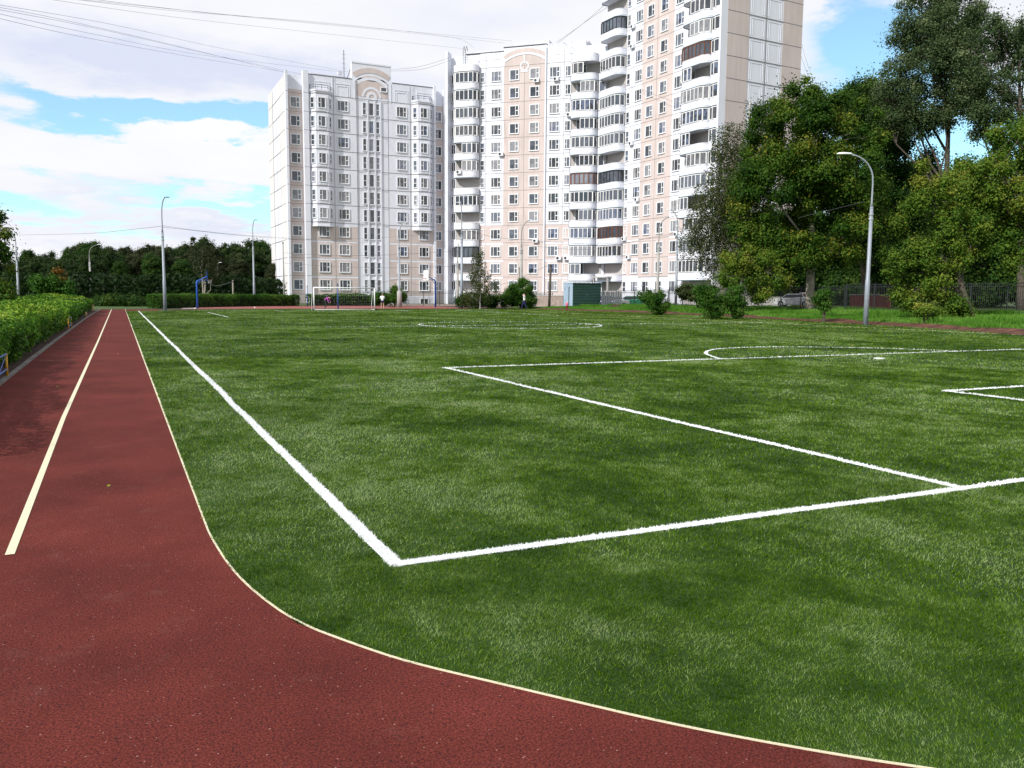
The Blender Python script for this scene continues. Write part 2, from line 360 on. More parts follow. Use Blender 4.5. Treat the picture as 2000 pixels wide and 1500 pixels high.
def leaves(P, Nrm, size, aspect=.6, fold=0):
    "rhombic leaves centred on P, facing Nrm"
    n = len(P); Nrm = unit(Nrm); t = unit(np.cross(Nrm, rng.normal(size=(n, 3)))); b = np.cross(Nrm, t)
    s = (size*(.7+.6*rng.random(n)))[:, None] if np.isscalar(size) else (size*(.7+.6*rng.random(n)))[:, None]
    V = np.empty((n, 4, 3)); V[:, 0] = P-t*s*.5; V[:, 1] = P+b*s*aspect*.5+Nrm*s*.08; V[:, 2] = P+t*s*.5; V[:, 3] = P-b*s*aspect*.5+Nrm*s*.08
    return V.reshape(-1, 3)
_P = rng.permutation(512)
def vnoise(x, y, seed=0):
    x = np.asarray(x, float); y = np.asarray(y, float)
    xi = np.floor(x).astype(int); yi = np.floor(y).astype(int); fx = x-xi; fy = y-yi
    fx = fx*fx*(3-2*fx); fy = fy*fy*(3-2*fy)
    def h(a, b): return _P[(_P[(a+seed*17) & 511]+b*7+seed) & 511]/511.0
    return (h(xi, yi)*(1-fx)+h(xi+1, yi)*fx)*(1-fy)+(h(xi, yi+1)*(1-fx)+h(xi+1, yi+1)*fx)*fy
def fbm(x, y, o=4, seed=0):
    s = 0; a = .5; t = 0
    for i in range(o): s = s+a*vnoise(x*2**i, y*2**i, seed+i*3); t += a; a *= .55
    return s/t

# ------------------------------------------------------------------ ground, track, pitch
soil_in = [at(*p) for p in [(2100, 663), (2000, 655), (1850, 643.5), (1690, 634), (1500, 623), (1350, 615), (1200, 609), (1110, 606.5)]]
soil_in = [(36.2, 8.0)]+[(p.x, p.y) for p in soil_in]+[(43.5, 84.5), (16, 85.6), (8, 83.5), (3.4, 77.5)]
XS_Y = [-60, 8]+[p[1] for p in soil_in[1:9]]+[400]; XS_X = [36.2, 36.2]+[p[0] for p in soil_in[1:9]]+[soil_in[8][0]]
_o = np.argsort(XS_Y); XS_Y = list(np.array(XS_Y)[_o]); XS_X = list(np.array(XS_X)[_o])
def zg(x, y):
    "height of the ground: flat, with a grass bank beyond the right touchline"
    xs = np.interp(y, XS_Y, XS_X); d = x-xs-.4
    fade = np.clip((96-np.asarray(y))/14, 0, 1); fade = fade*fade*(3-2*fade)
    s = np.clip(d/1.6, 0, 1); s = s*s*(3-2*s)
    r = np.clip((x-xs-2)/10, 0, 1)
    return (s*.20+r*.33)*fade-.03
def Z(x, y): return float(zg(x, y))
def ground():
    gx = np.concatenate([[-3000, -1200, -500, -200, -90], np.arange(-50, 30, 4), np.arange(30, 62, .8), np.arange(62, 130, 4), [150, 250, 600, 1400, 3000]])
    gy = np.concatenate([[-3000, -900, -250, -60], np.arange(-20, 0, 5), np.arange(0, 100, 1.6), np.arange(100, 180, 8), [200, 300, 600, 1400, 3500]])
    X, Y = np.meshgrid(gx, gy, indexing='ij'); Zz = zg(X, Y); V = np.stack([X, Y, Zz], -1).reshape(-1, 3); ny = len(gy)
    F = [(i*ny+j, (i+1)*ny+j, (i+1)*ny+j+1, i*ny+j+1) for i in range(len(gx)-1) for j in range(ny-1)]
    me = bpy.data.meshes.new('ground'); me.from_pydata(V.tolist(), [], F); me.materials.append(M['ground'])
    me.polygons.foreach_set('use_smooth', [True]*len(F)); tag(put('ground', me), kind='structure')
ground()
edge_px = [(400, 1020), (412, 1050), (450, 1110), (500, 1160), (580, 1217), (700, 1262), (800, 1295), (970, 1335), (1100, 1366), (1300, 1413), (1500, 1452), (1700, 1486), (1800, 1500), (2000, 1532)]
edge = [(.481, 85.0), (.481, 40), (.481, 20), (.481, 12), (.482, 8)]+[tuple(at(*p)[:2]) for p in edge_px]+[(4.2, .5), (8, -2.6), (16, -8)]
def flat(name, pts, z, mat, label=None, kind='structure'):
    me = bpy.data.meshes.new(name); me.from_pydata([(x, y, z) for x, y in pts], [], [tuple(range(len(pts)))]); me.materials.append(mat)
    o = put(name, me); tag(o, label, None, None, kind); return o
# turf: a fan of strips between the curved edge and the far boundary
turf_poly = [(x, y) for x, y in edge]+[(36.2, -8)]+soil_in+[(2.9, 78.0), (.481, 78.0)]
def tri_fill(name, pts, z, mat, kind='structure'):
    from mathutils.geometry import tessellate_polygon
    vs = [Vector((x, y, z)) for x, y in pts]; tr = tessellate_polygon([vs])
    me = bpy.data.meshes.new(name); me.from_pydata([tuple(v) for v in vs], [], [tuple(t) for t in tr]); me.materials.append(mat)
    me.update()
    if me.polygons and me.polygons[0].normal.z < 0: me.flip_normals()
    return tag(put(name, me), kind=kind)
turf_poly = [(x, y) for x, y in edge if y < 77.9]
turf_poly = [(.481, 77.9)]+turf_poly+[(36.2, -8)]+soil_in
tri_fill('artificial_turf', turf_poly, 0.004, M['turfbase'])
track_poly = [(-1.88, -12), (-1.88, 30), (-1.80, 60), (-1.50, 85.5), (3.3, 85.5), (3.0, 77.9), (.481, 77.9)]+[p for p in edge if p[1] < 77.8]
tri_fill('running_track', track_poly, 0.0, M['track'])
tri_fill('sports_court', [(6.6, 87.2), (36.5, 88.5), (38, 107.2), (9, 107.2), (7.4, 96)], 0.0, M['court'])
tri_fill('dark_soil_strip', [(3.2, 77.6), (8, 83.4), (16, 85.5), (43.5, 84.4), (47, 87), (47.5, 107), (38, 107.2), (36.5, 88.5), (6.6, 87.2), (3.3, 86.5)], -0.008, M['dsoil'])
tri_fill('gravel_yard', [(38.4, 92), (49.5, 90), (52, 97), (58, 128), (40, 128), (30, 116), (38.4, 108)], -0.014, M['gravel'])
tri_fill('road', [(52, 98), (66, 92), (72, 60), (82, 60), (76, 100), (60, 122)], -0.01, M['asphalt'])

def ribbon(pts, w, z):
    "vertices of a strip along pts"
    V = []; n = len(pts)
    for i in range(n):
        a = Vector(pts[max(i-1, 0)]); b = Vector(pts[min(i+1, n-1)]); t = (b-a).normalized(); nn = Vector((-t.y, t.x)); p = Vector(pts[i]); ww = w[i] if isinstance(w, (list, tuple)) else w
        V += [(*(p+nn*ww/2), z), (*(p-nn*ww/2), z)]
    return V, [(2*i, 2*i+1, 2*i+3, 2*i+2) for i in range(n-1)]
def line_obj(name, pts, w, z, mat):
    V, F = ribbon(pts, w, z); b = MB(); b.add(V, F); o = b.build(name, mat); return tag(o, kind='structure')
# smooth the cream edging
def chaikin(p, n=2):
    for _ in range(n):
        q = [p[0]]
        for a, b in zip(p, p[1:]): q += [(a[0]*.75+b[0]*.25, a[1]*.75+b[1]*.25), (a[0]*.25+b[0]*.75, a[1]*.25+b[1]*.75)]
        p = q+[p[-1]]
    return p
ep = chaikin(edge, 2)
b = MB()
for (x0, y0), (x1, y1) in zip(ep, ep[1:]):
    pass
ws = [min(.034, .004+.0013*max(0, math.hypot(x, y))) for x, y in ep]
V, F = ribbon(ep, ws, .0065); V2, F2 = ribbon(ep, ws, .001)
b.add(V, F); n = len(ep)
b.add(V+V2, [(2*i, 2*i+2, 2*n+2*i+2, 2*n+2*i) for i in range(n-1)]+[(2*i+1, 2*n+2*i+1, 2*n+2*i+3, 2*i+3) for i in range(n-1)])
tag(b.build('turf_edging', M['cream']), kind='structure')
line_obj('lane_line', [(at(19, 1084).x, at(19, 1084).y), (-.70, 12), (-.672, 30), (-.66, 85.3)], .052, .004, M['cream'])
line_obj('lane_mark', [(-1.5, 68.5), (-.7, 68.5)], .10, .004, M['cream'])
for y, x0, x1 in [(22.1, -1.7, -1.0), (27.5, -1.75, -.75), (31.2, -1.75, -.9), (37.3, -1.7, -.7), (46.5, -1.5, .3)]:
    line_obj('lane_tick', [(x0, y), (x1, y)], .01, .004, M['cream'])
# kerb along the hedge
b = MB()
for i in range(60):
    y0 = -3+i*1.5; y1 = y0+1.47
    if y1 > 86: break
    x = lambda y: np.interp(y, [0, 30, 60, 86], [-1.88, -1.88, -1.80, -1.50])
    xa, xb = float(x(y0)), float(x(y1)); dz = random.uniform(-.006, .006)
    b.add([(xa-.09, y0, -.05), (xa, y0, -.05), (xb, y1, -.05), (xb-.09, y1, -.05), (xa-.09, y0, .035+dz), (xa, y0, .03+dz), (xb, y1, .03+dz), (xb-.09, y1, .035+dz)],
          [(4, 5, 6, 7), (1, 2, 6, 5), (0, 1, 5, 4), (2, 3, 7, 6), (3, 0, 4, 7)])
tag(b.build('kerb', M['kerbc']), kind='structure')

# soil strip draped on the bank foot
def soil_strip():
    inn = [p for p in soil_in[1:9]]; ys = np.linspace(8, 84, 120); V = []
    xi = np.interp(ys, XS_Y, XS_X)
    for k, y in enumerate(ys):
        w = .8+.9*vnoise(y*.35, 3.3)
        for j in range(7):
            x = xi[k]-.12+(w+.25)*j/6+.12*(vnoise(y*2, j*3.3)-.5)
            V.append((x, y, Z(x, y)+.05+.05*float(vnoise(x*3, y*2.4, 4)) - (.03 if j in (0, 6) else 0)))
    F = [(i*7+j, i*7+j+1, (i+1)*7+j+1, (i+1)*7+j) for i in range(119) for j in range(6)]
    me = bpy.data.meshes.new('soil_strip'); me.from_pydata(V, [], F); me.materials.append(M['soil']); tag(put('soil_strip', me), kind='structure')
soil_strip()

# ---- pitch lines
X0, Y0, BX, BY, HY, XR = 1.427, 4.647, 6.366, 16.98, 39.7, 35.47
CX = 18.45; FARY = 78.6
def arc(cx, cy, r, a0, a1, n=40): return [(cx+r*math.cos(a0+(a1-a0)*i/n), cy+r*math.sin(a0+(a1-a0)*i/n)) for i in range(n+1)]
SPOT = (18.06, 15.75)
PARC = [tuple(at(*p)[:2]) for p in [(1408, 702), (1384, 695), (1376, 690), (1384, 685), (1400, 682), (1440, 679.5), (1490, 678.3), (1560, 678.2), (1640, 679), (1720, 681), (1800, 683.5), (1864, 686.5)]]
PARC = chaikin(PARC, 2)
LW = .096
SEG = {
 'touch_line': [[(X0, Y0), (X0, 77.0)]], 'goal_line': [[(X0, Y0), (XR, Y0)]],
 'penalty_area_line': [[(BX, Y0+.05), (BX, BY)], [(BX-.05, BY), (30.5, BY)], [(30.5, BY), (30.5, Y0+.05)]],
 'goal_area_line': [[(12.8, Y0+.05), (12.8, 9.75)], [(12.75, 9.75), (24.1, 9.75)]],
 'halfway_line': [[(8.5, HY), (XR, HY)]], 'centre_circle': [arc(18.7, 40.2, 4.8, 0, 2*math.pi, 80)],
 'penalty_arc': [PARC], 'far_touch_line': [[(XR, Y0), (XR, 77)]],
 'far_goal_line': [[(X0, FARY), (XR, FARY)]],
 'far_penalty_area_line': [[(BX, 57.0), (BX, 71)], [(30.5, 57.0), (30.5, FARY)]],
 'far_goal_area_line': [[(12.8, 74), (12.8, FARY)], [(24.1, 74), (24.1, FARY)], [(12.8, 74), (24.1, 74)]],
}
def jitter(pts, amp=.018):
    out = []
    for (x0, y0), (x1, y1) in zip(pts, pts[1:]):
        L_ = math.hypot(x1-x0, y1-y0); n = max(1, int(L_/.5)); nx, ny = -(y1-y0)/L_, (x1-x0)/L_
        for i in range(n):
            t = i/n; x = x0+(x1-x0)*t; y = y0+(y1-y0)*t; d = amp*2*(float(vnoise(x*1.1+9, y*1.1+4, 5))-.5); out.append((x+nx*d, y+ny*d))
    return out+[pts[-1]]
LINES = {k: [jitter(s, .015 if len(s) < 5 else .008) for s in v] for k, v in SEG.items()}
def dist_lines(P):
    "index of the line a point lies in (or -1), vectorised"
    hit = np.full(len(P), -1)
    for k, (name, segs) in enumerate(LINES.items()):
        for s in segs:
            s = np.array(s)
            lo = s.min(0)-.2; hi = s.max(0)+.2
            idx = np.nonzero((P[:, 0] > lo[0]) & (P[:, 0] < hi[0]) & (P[:, 1] > lo[1]) & (P[:, 1] < hi[1]))[0]
            if not len(idx): continue
            q = P[idx]; best = np.full(len(idx), 9.)
            if len(s) > 25 and len(idx) > 20000 and (hi-lo).min() < .6:
                pass
            for a, c in zip(s[:-1], s[1:]):
                ab = c-a; l2 = ab@ab
                if l2 < 1e-9: continue
                near = (np.abs(q[:, 0]-(a[0]+c[0])/2) < abs(ab[0])/2+.1) & (np.abs(q[:, 1]-(a[1]+c[1])/2) < abs(ab[1])/2+.1)
                if not near.any(): continue
                qq = q[near]; t = np.clip(((qq-a)@ab)/l2, 0, 1); d = np.hypot(*(qq-a-t[:, None]*ab).T); best[near] = np.minimum(best[near], d)
            wv = LW/2*(.84+.22*vnoise(q[:, 0]*9, q[:, 1]*9, 8))
            hit[idx[best < wv]] = k
    return hit
def in_poly(P, poly):
    x, y = P[:, 0], P[:, 1]; c = np.zeros(len(P), bool); n = len(poly); j = n-1
    for i in range(n):
        xi, yi = poly[i]; xj, yj = poly[j]
        cond = ((yi > y) != (yj > y)) & (x < (xj-xi)*(y-yi)/(yj-yi+1e-12)+xi); c ^= cond; j = i
    return c
def turf_tint(x, y):
    a = fbm(x*.55+3, y*.42+7, 4, 2); c = fbm(x*1.9, y*1.7, 3, 6); d = vnoise(x*7, y*7, 9)
    t = .49+1.25*(a-.5)+1.05*(c-.5)+.5*(d-.5)+.32*(vnoise(x*21, y*21, 17)-.5)-.25*(vnoise(x*2.3+5, y*2.3, 14) > .86)
    for px_, py_, r_ in ((1605, 1047, .10), (1560, 1035, .08), (1660, 1262, .05), (1330, 1180, .06)):
        q = at(px_, py_); t = t-.5*np.exp(-((x-q.x)**2+(y-q.y)**2)/r_**2)
    return t
def blades():
    R_ = [(1.9, 3.2, 32000, .0029, .014), (3.2, 5.0, 19000, .0036, .016), (5.0, 8.0, 7000, .006, .019), (8.0, 13.0, 2700, .0095, .022), (13, 22, 900, .016, .026), (22, 40, 210, .029, .032), (40, 98, 62, .052, .038)]
    VV = []; TT = []; WV = {k: [] for k in range(len(LINES))}
    for r0, r1, dens, w, h in R_:
        a0, a1 = (R(-12), R(66)) if r0 > 4 else (R(-25), R(80))
        area = .5*(r1*r1-r0*r0)*(a1-a0); n = int(area*dens)
        r = np.sqrt(r0*r0+(r1*r1-r0*r0)*rng.random(n)); a = a0+(a1-a0)*rng.random(n)
        P = np.stack([r*np.sin(a), r*np.cos(a)], 1); P = P[in_poly(P, turf_poly)]
        hit = dist_lines(P)
        def make(P, w, h, lean):
            n = len(P); th = rng.random(n)*2*np.pi; ww = w*(.7+.6*rng.random(n)); hh = h*(.65+.7*rng.random(n))
            phi = rng.random(n)*2*np.pi; ln = lean*(.2+rng.random(n))
            dx = np.cos(th)*ww/2; dy = np.sin(th)*ww/2; V = np.empty((n, 3, 3))
            # pile direction drifts slowly over the pitch
            pd = 2*np.pi*fbm(P[:, 0]*.5, P[:, 1]*.5, 3, 12)*2
            lx = (np.cos(phi)*ln+np.cos(pd)*.18)*hh; ly = (np.sin(phi)*ln+np.sin(pd)*.18)*hh
            V[:, 0] = np.stack([P[:, 0]-dx, P[:, 1]-dy, np.full(n, .003)], 1); V[:, 1] = np.stack([P[:, 0]+dx, P[:, 1]+dy, np.full(n, .003)], 1)
            V[:, 2] = np.stack([P[:, 0]+lx, P[:, 1]+ly, hh], 1); return V.reshape(-1, 3)
        g = P[hit < 0]; V = make(g, w, h, .8); VV.append(V)
        t = turf_tint(g[:, 0], g[:, 1])+rng.normal(size=len(g))*(.25 if r0 < 10 else .15); TT.append(np.clip(t, 0, 1))
        # white fibres: more of them so the line reads solid
        for k in range(len(LINES)):
            q = P[hit == k]
            if not len(q): continue
            rep = 4 if r0 < 13 else (6 if r0 < 22 else 3)
            q = np.repeat(q, rep, 0)+rng.normal(size=(len(q)*rep, 2))*.005
            WV[k].append(make(q, w*1.1, h*(1.0 if r0 < 22 else .85), .35))
    o = put('turf_fibres', np_mesh('turf_fibres', np.concatenate(VV), 3, M['blade'], np.concatenate(TT)))
    tag(o, 'green artificial turf fibres with paler brushed patches covering the football pitch', None, None, 'stuff')
    for k, (name, segs) in enumerate(LINES.items()):
        V = []; 
        b = MB()
        for s in segs:
            v, f = ribbon(s, LW*.9, (.009 if min(math.hypot(*q) for q in s) < 22 else .012)+.0006*k+.0002*segs.index(s)); b.add(v, f)
        o = b.build(name, M['cream'] if name == 'far_touch_line' else M['wblade']); tag(o, kind='structure')
        if WV[k]:
            f_ = np_mesh('line_fibres', np.concatenate(WV[k]), 3, M['cream'] if name == 'far_touch_line' else M['wblade'])
            c = put('line_fibres', f_, o); c['kind'] = 'stuff'
    b = MB(); v, f = None, None
    n = 20; c = Vector(at(1717, 700, .02)); pts = [(c.x+.13*math.cos(2*math.pi*i/n), c.y+.13*math.sin(2*math.pi*i/n)) for i in range(n)]
    b.prism(pts, .005, .034); tag(b.build('penalty_spot', M['wblade']), kind='structure')
blades()
# fallen leaves and crumbs
def litter():
    n = 420; y = 8+68*rng.random(n); x = 35.4-np.abs(rng.normal(size=n))*5.5; k = x > 3; P = np.stack([x[k], y[k], np.full(k.sum(), .045)], 1)
    n2 = 40; P2 = np.stack([-1.6+8*rng.random(n2), 5+30*rng.random(n2), np.full(n2, .02)], 1); P2[:, 2] = np.where(P2[:, 0] > .5, .035, .008)
    P = np.concatenate([P, P2]); N_ = np.tile([0, 0, 1.], (len(P), 1))+rng.normal(size=(len(P), 3))*.25
    tag(put('fallen_leaves', np_mesh('fallen_leaves', leaves(P, N_, np.where(np.hypot(P[:, 0], P[:, 1]) < 25, .04, .09), .7), 4, M['lf_yellow'], np.full(len(P), 1.0))), 'small yellow leaves scattered over the turf and track', None, None, 'stuff')
litter()
# court lines
for p0, p1 in [((6.62, 87.3), (7.45, 96)), ((13, 92), (13.9, 99)), ((7.2, 92.5), (36.9, 93.5)), ((7.4, 96), (9, 107)), ((23, 96), (36, 97))]:
    line_obj('court_line', [p0, p1], .12, .004, M['whitepaint'])
tri_fill('court_apron', [(5.4, 86.7), (6.6, 86.9), (7.5, 97), (6.2, 97)], -0.003, M['gravel'])
# bank grass
def bank_grass():
    n = 230000; y = 12+84*rng.random(n); x = 36+24*rng.random(n); xs = np.interp(y, XS_Y, XS_X)
    ok = (x > xs+.85+.9*vnoise(y*.35, np.full(n, 3.3))) & (~((x > 49) & (y > 88))); x = x[ok]; y = y[ok]; n = len(x); z = zg(x, y)
    h = (.05+.10*fbm(x*.4, y*.4, 3, 21)+.16*(vnoise(x*.8, y*.8, 31) > .72))*(.6+.8*rng.random(n)); w = .05
    th = rng.random(n)*6.283; dx = np.cos(th)*w/2; dy = np.sin(th)*w/2; V = np.empty((n, 3, 3))
    V[:, 0] = np.stack([x-dx, y-dy, z-.01], 1); V[:, 1] = np.stack([x+dx, y+dy, z-.01], 1); V[:, 2] = np.stack([x+rng.normal(size=n)*h*.5, y+rng.normal(size=n)*h*.5, z+h], 1)
    t = np.clip(.45+1.3*(fbm(x*.3, y*.3, 3, 41)-.5)+rng.normal(size=n)*.15, 0, 1)
    tag(put('bank_grass', np_mesh('bank_grass', V.reshape(-1, 3), 3, M['bankgrass'], t)), 'bright green mown grass on the bank beyond the pitch', None, None, 'stuff')
bank_grass()

# ------------------------------------------------------------------ foliage builders
def clump_leaves(clumps, per_m2, size, aspect=.65, up=.35):
    "clumps: list of (centre, radius(3)) ; leaves mostly on the shell of each clump"
    VV = []; T = []
    for c, r in clumps:
        c = np.array(c); r = np.array(r if hasattr(r, '__len__') else (r, r, r*.75))
        n = max(8, int(per_m2*4*math.pi*(r.mean()**2)))
        d = unit(rng.normal(size=(n, 3))); rad = np.minimum(.30+.42*np.abs(rng.normal(size=n)), 1.5)
        P = c+d*r*rad[:, None]*(1+.15*rng.normal(size=(n, 1)))
        Nn = d*.9+np.array([0, 0, up])+rng.normal(size=(n, 3))*.42
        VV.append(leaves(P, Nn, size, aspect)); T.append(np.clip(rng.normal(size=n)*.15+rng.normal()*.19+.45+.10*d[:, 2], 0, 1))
    return np.concatenate(VV), np.concatenate(T)
def ellipsoid_clumps(c, R3, n, rc, shell=(.35, 1.0), low=-1.0):
    out = []
    c = np.array(c, float); R3 = np.array(R3, float)
    while len(out) < n:
        d = unit(rng.normal(size=(1, 3)))[0]
        if d[2] < low: continue
        s = shell[0]+(shell[1]-shell[0])*rng.random()**.6; r = rc*(.6+.8*rng.random())
        out.append((c+d*(R3*s-r*.4*(s > .8)), (r, r*(.8+.4*rng.random()), r*(.7+.4*rng.random()))))
    return out
def limbs(b, base, top, clumps, r0, frac=(.2, .95), nmax=60, thin=.035, bend=.15, seg=6):
    base = Vector(base); top = Vector(top); b.tube([base, base.lerp(top, .08), base.lerp(top, .5)+Vector((random.uniform(-.2, .2), random.uniform(-.2, .2), 0)), top], [r0*1.25, r0, r0*.62, r0*.22], 9)
    cl = clumps[:nmax]; nm = max(4, min(9, len(cl)//7)); mains = []
    zmax = max(top.z, 1)
    for c, r in cl[:nm]:
        c = Vector(c); t = min(frac[1]*.85, max(frac[0], c.z/zmax-random.uniform(.25, .45))); p = base.lerp(top, t); L_ = (c-p).length
        w = lambda a: Vector((random.uniform(-1, 1), random.uniform(-1, 1), random.uniform(-.3, 1)))*bend*L_*a
        path = [p, p.lerp(c, .3)+w(.5)+Vector((0, 0, -.04*L_)), p.lerp(c, .62)+w(.6), c]
        ra = r0*(.55-.3*t); b.tube(path, [ra, ra*.7, ra*.42, thin], seg, cap=False); mains.append((path, ra))
    for c, r in cl[nm:]:
        c = Vector(c); best = min(((q-c).length, k, i) for k, (pt, _) in enumerate(mains) for i, q in enumerate(pt) if i < 3)
        q = mains[best[1]][0][best[2]]; ra = mains[best[1]][1]*[.5, .38, .26][best[2]]; L_ = (c-q).length
        mid = q.lerp(c, .5)+Vector((random.uniform(-1, 1), random.uniform(-1, 1), random.uniform(-.2, 1)))*bend*L_
        b.tube([q, mid, c], [ra, ra*.55, thin*.7], 5, cap=False)
        if r[0] > .6:
            for _ in range(2):
                e = c+Vector([random.uniform(-1, 1)*x*.8 for x in r]); b.tube([mid.lerp(c, .6), e], [thin*.8, thin*.4], 4, cap=False)
def make_tree(name, base, height, clumps, leafmat, per_m2, size, r0, bark, label, group=None, cat='tree', top=None, frac=(.2, .95), nmax=60, aspect=.65, extra=None):
    root = empty(name, base); bl = Vector(base)
    tag(root, label, cat, group)
    V, T = clump_leaves(clumps, per_m2, size, aspect)
    if extra is not None: V = np.concatenate([V, extra[0]]); T = np.concatenate([T, extra[1]])
    o = put('crown', np_mesh('crown', V, 4, leafmat, T), root)
    b = MB(); limbs(b, (0, 0, -.3), top or (0, 0, height*.93), clumps, r0, frac, nmax); b.build('trunk', bark, root, True)
    return root
def gz(p): return Z(p[0], p[1])
def P2(px, D):
    r = (px-1000)/FPX; return D*(math.sin(YAW)+r*math.cos(YAW)), D*(math.cos(YAW)-r*math.sin(YAW))
def hgt(py, D, px=1000):
    "height above datum of image row py at depth D"
    d = ray(px, py); f = d.x*math.sin(YAW)+d.y*math.cos(YAW); return CH+d.z*D/f

# big broad maple beside the fence
def rel(base, px, py, D):
    d = ray(px, py); f = d.x*math.sin(YAW)+d.y*math.cos(YAW); p = CAM0+d*(D/f); return (p.x-base[0], p.y-base[1], p.z-base[2])
def tree_from_px(name, bpx, D, blobs, rc, leafmat, per_m2, size, r0, bark, label, n_per=1.0, group=None, top_py=None, cat='tree', nmax=60, aspect=.65, deep=1.0, frac=(.2, .95), low=-1):
    "crown filled from ellipsoids given in photograph pixels (x, y, rx, ry) at depth D"
    x, y = P2(bpx, D); base = (x, y, Z(x, y)); cl = []
    for blob in blobs:
        px, py, rx, ry = blob[:4]; dd = D+(blob[4] if len(blob) > 4 else 0)
        c = rel(base, px, py, dd); k = dd/FPX; Rx, Rz = rx*k, ry*k
        n = int(n_per*max(3, (Rx*Rz*(Rx*deep))**(2/3)*2.4/(rc*rc)))
        cl += ellipsoid_clumps(c, (Rx, Rx*deep, Rz), n, rc, low=low)
    random.shuffle(cl)
    zt = max(c[0][2] for c in cl)*.9 if top_py is None else hgt(top_py, D)-base[2]
    tb = [c for c in blobs if c[1] == min(bb[1] for bb in blobs)][0]
    tx = rel(base, tb[0], tb[1], D)
    return make_tree(name, base, zt, cl, leafmat, per_m2, size, r0, bark, label, group, cat, top=(tx[0]*.8, tx[1]*.8, zt), nmax=nmax, aspect=aspect, frac=frac)

tree_from_px('maple_tree', 1578, 74, [(1560, 290, 115, 115), (1640, 330, 110, 150), (1520, 400, 105, 120), (1640, 450, 120, 90), (1530, 490, 80, 55), (1590, 190, 60, 45), (1500, 260, 45, 60)], 1.0, M['lf_maple'], 52, .205, .38, M['palebark'],
             'broad dark green maple with a pale straight trunk at the fence', n_per=.85, nmax=70)
tree_from_px('lime_tree', 1690, 88, [(1680, 300, 90, 130), (1720, 420, 110, 130), (1660, 190, 70, 50), (1760, 500, 90, 70), (1700, 220, 70, 60), (1790, 350, 55, 75), (1735, 275, 60, 60)], 1.3, M['lf_dark'], 40, .25, .4, M['bark'],
             'dark round-topped tree behind the maple, left of the tall open tree', n_per=.8)
tree_from_px('ash_tree', 1835, 82, [(1800, 140, 70, 75), (1850, 60, 70, 60), (1760, 200, 55, 60), (1880, 130, 60, 80), (1830, 225, 80, 30), (1745, 150, 32, 45), (1790, 245, 55, 30), (1870, 195, 55, 45), (1760, 60, 25, 40), (1905, 60, 35, 70), (1740, 215, 50, 50), (1830, 100, 90, 90), (1800, 20, 50, 50), (1860, -30, 50, 40)], .95, M['lf_ash'], 19, .185, .36, M['bark'],
             'tall open-crowned tree with forked limbs above the leaning maple', n_per=1.6, nmax=190, frac=(.35, .95))
tree_from_px('ash_tree', 1990, 76, [(1940, 130, 80, 90), (1980, 60, 60, 60), (1990, 200, 60, 70), (1915, 215, 50, 40), (1885, 150, 40, 55), (1940, 260, 50, 30), (2040, 130, 60, 130)], .95, M['lf_ash'], 26, .19, .34, M['bark'],
             'tall dark-limbed tree at the right edge of the view behind the orange-green maple', n_per=.9, nmax=90, frac=(.35, .95))
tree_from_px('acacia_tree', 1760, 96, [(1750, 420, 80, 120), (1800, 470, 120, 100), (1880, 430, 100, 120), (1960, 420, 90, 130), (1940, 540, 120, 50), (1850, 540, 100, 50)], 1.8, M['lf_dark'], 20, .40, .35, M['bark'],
             'dense shadowy trees filling the gap behind the leaning maple', n_per=.7, cat='tree')
for px_, D_, ty, lb in [(1510, 112, 400, 'background tree directly behind the yellow-green small tree'), (1600, 118, 360, 'background tree behind the pale trunk of the big maple'), (1680, 110, 380, 'background tree right of the pale trunk, behind the brick wall'), (1745, 120, 350, 'background tree behind the near lamp post'), (1930, 110, 330, 'background tree behind the leaning maple'), (2030, 105, 320, 'background tree at the right edge behind the fence')]:
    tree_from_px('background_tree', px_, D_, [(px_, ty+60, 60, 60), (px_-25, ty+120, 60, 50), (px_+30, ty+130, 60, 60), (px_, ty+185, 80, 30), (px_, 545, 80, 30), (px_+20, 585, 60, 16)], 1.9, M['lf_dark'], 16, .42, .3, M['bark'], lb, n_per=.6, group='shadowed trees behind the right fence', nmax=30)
tree_from_px('maple_tree', 2050, 58, [(1975, 300, 60, 80), (1930, 350, 60, 50), (1990, 400, 70, 70), (1900, 400, 55, 50), (1990, 480, 40, 50), (2050, 380, 60, 120), (1870, 340, 30, 30)], .8, M['lf_yellow'], 66, .17, .2, M['bark'],
             'maple with orange tinged green leaves overhanging the fence at the right edge', n_per=.9)
tree_from_px('leaning_maple', 1897, 53, [(1850, 375, 40, 40), (1795, 400, 30, 35), (1870, 440, 55, 45), (1765, 500, 50, 32), (1840, 500, 60, 40), (1915, 480, 35, 30), (1745, 540, 32, 18), (1810, 560, 60, 32), (1770, 590, 32, 24), (1850, 600, 48, 30), (1800, 340, 14, 25), (1830, 617, 40, 13)], .6, M['lf_yellow'], 85, .15, .2, M['bark'],
             'low leaning maple with yellow-green leaves hanging down to the grass bank', n_per=1.0, top_py=380)
tree_from_px('maple_sapling', 1450, 72, [(1445, 500, 40, 28), (1490, 515, 38, 30), (1440, 540, 42, 28), (1500, 550, 40, 25), (1475, 575, 30, 20)], .65, M['lf_yellow'], 75, .165, .14, M['palebark'],
             'small yellow-green tree between the birch and the big maple', n_per=1.0)
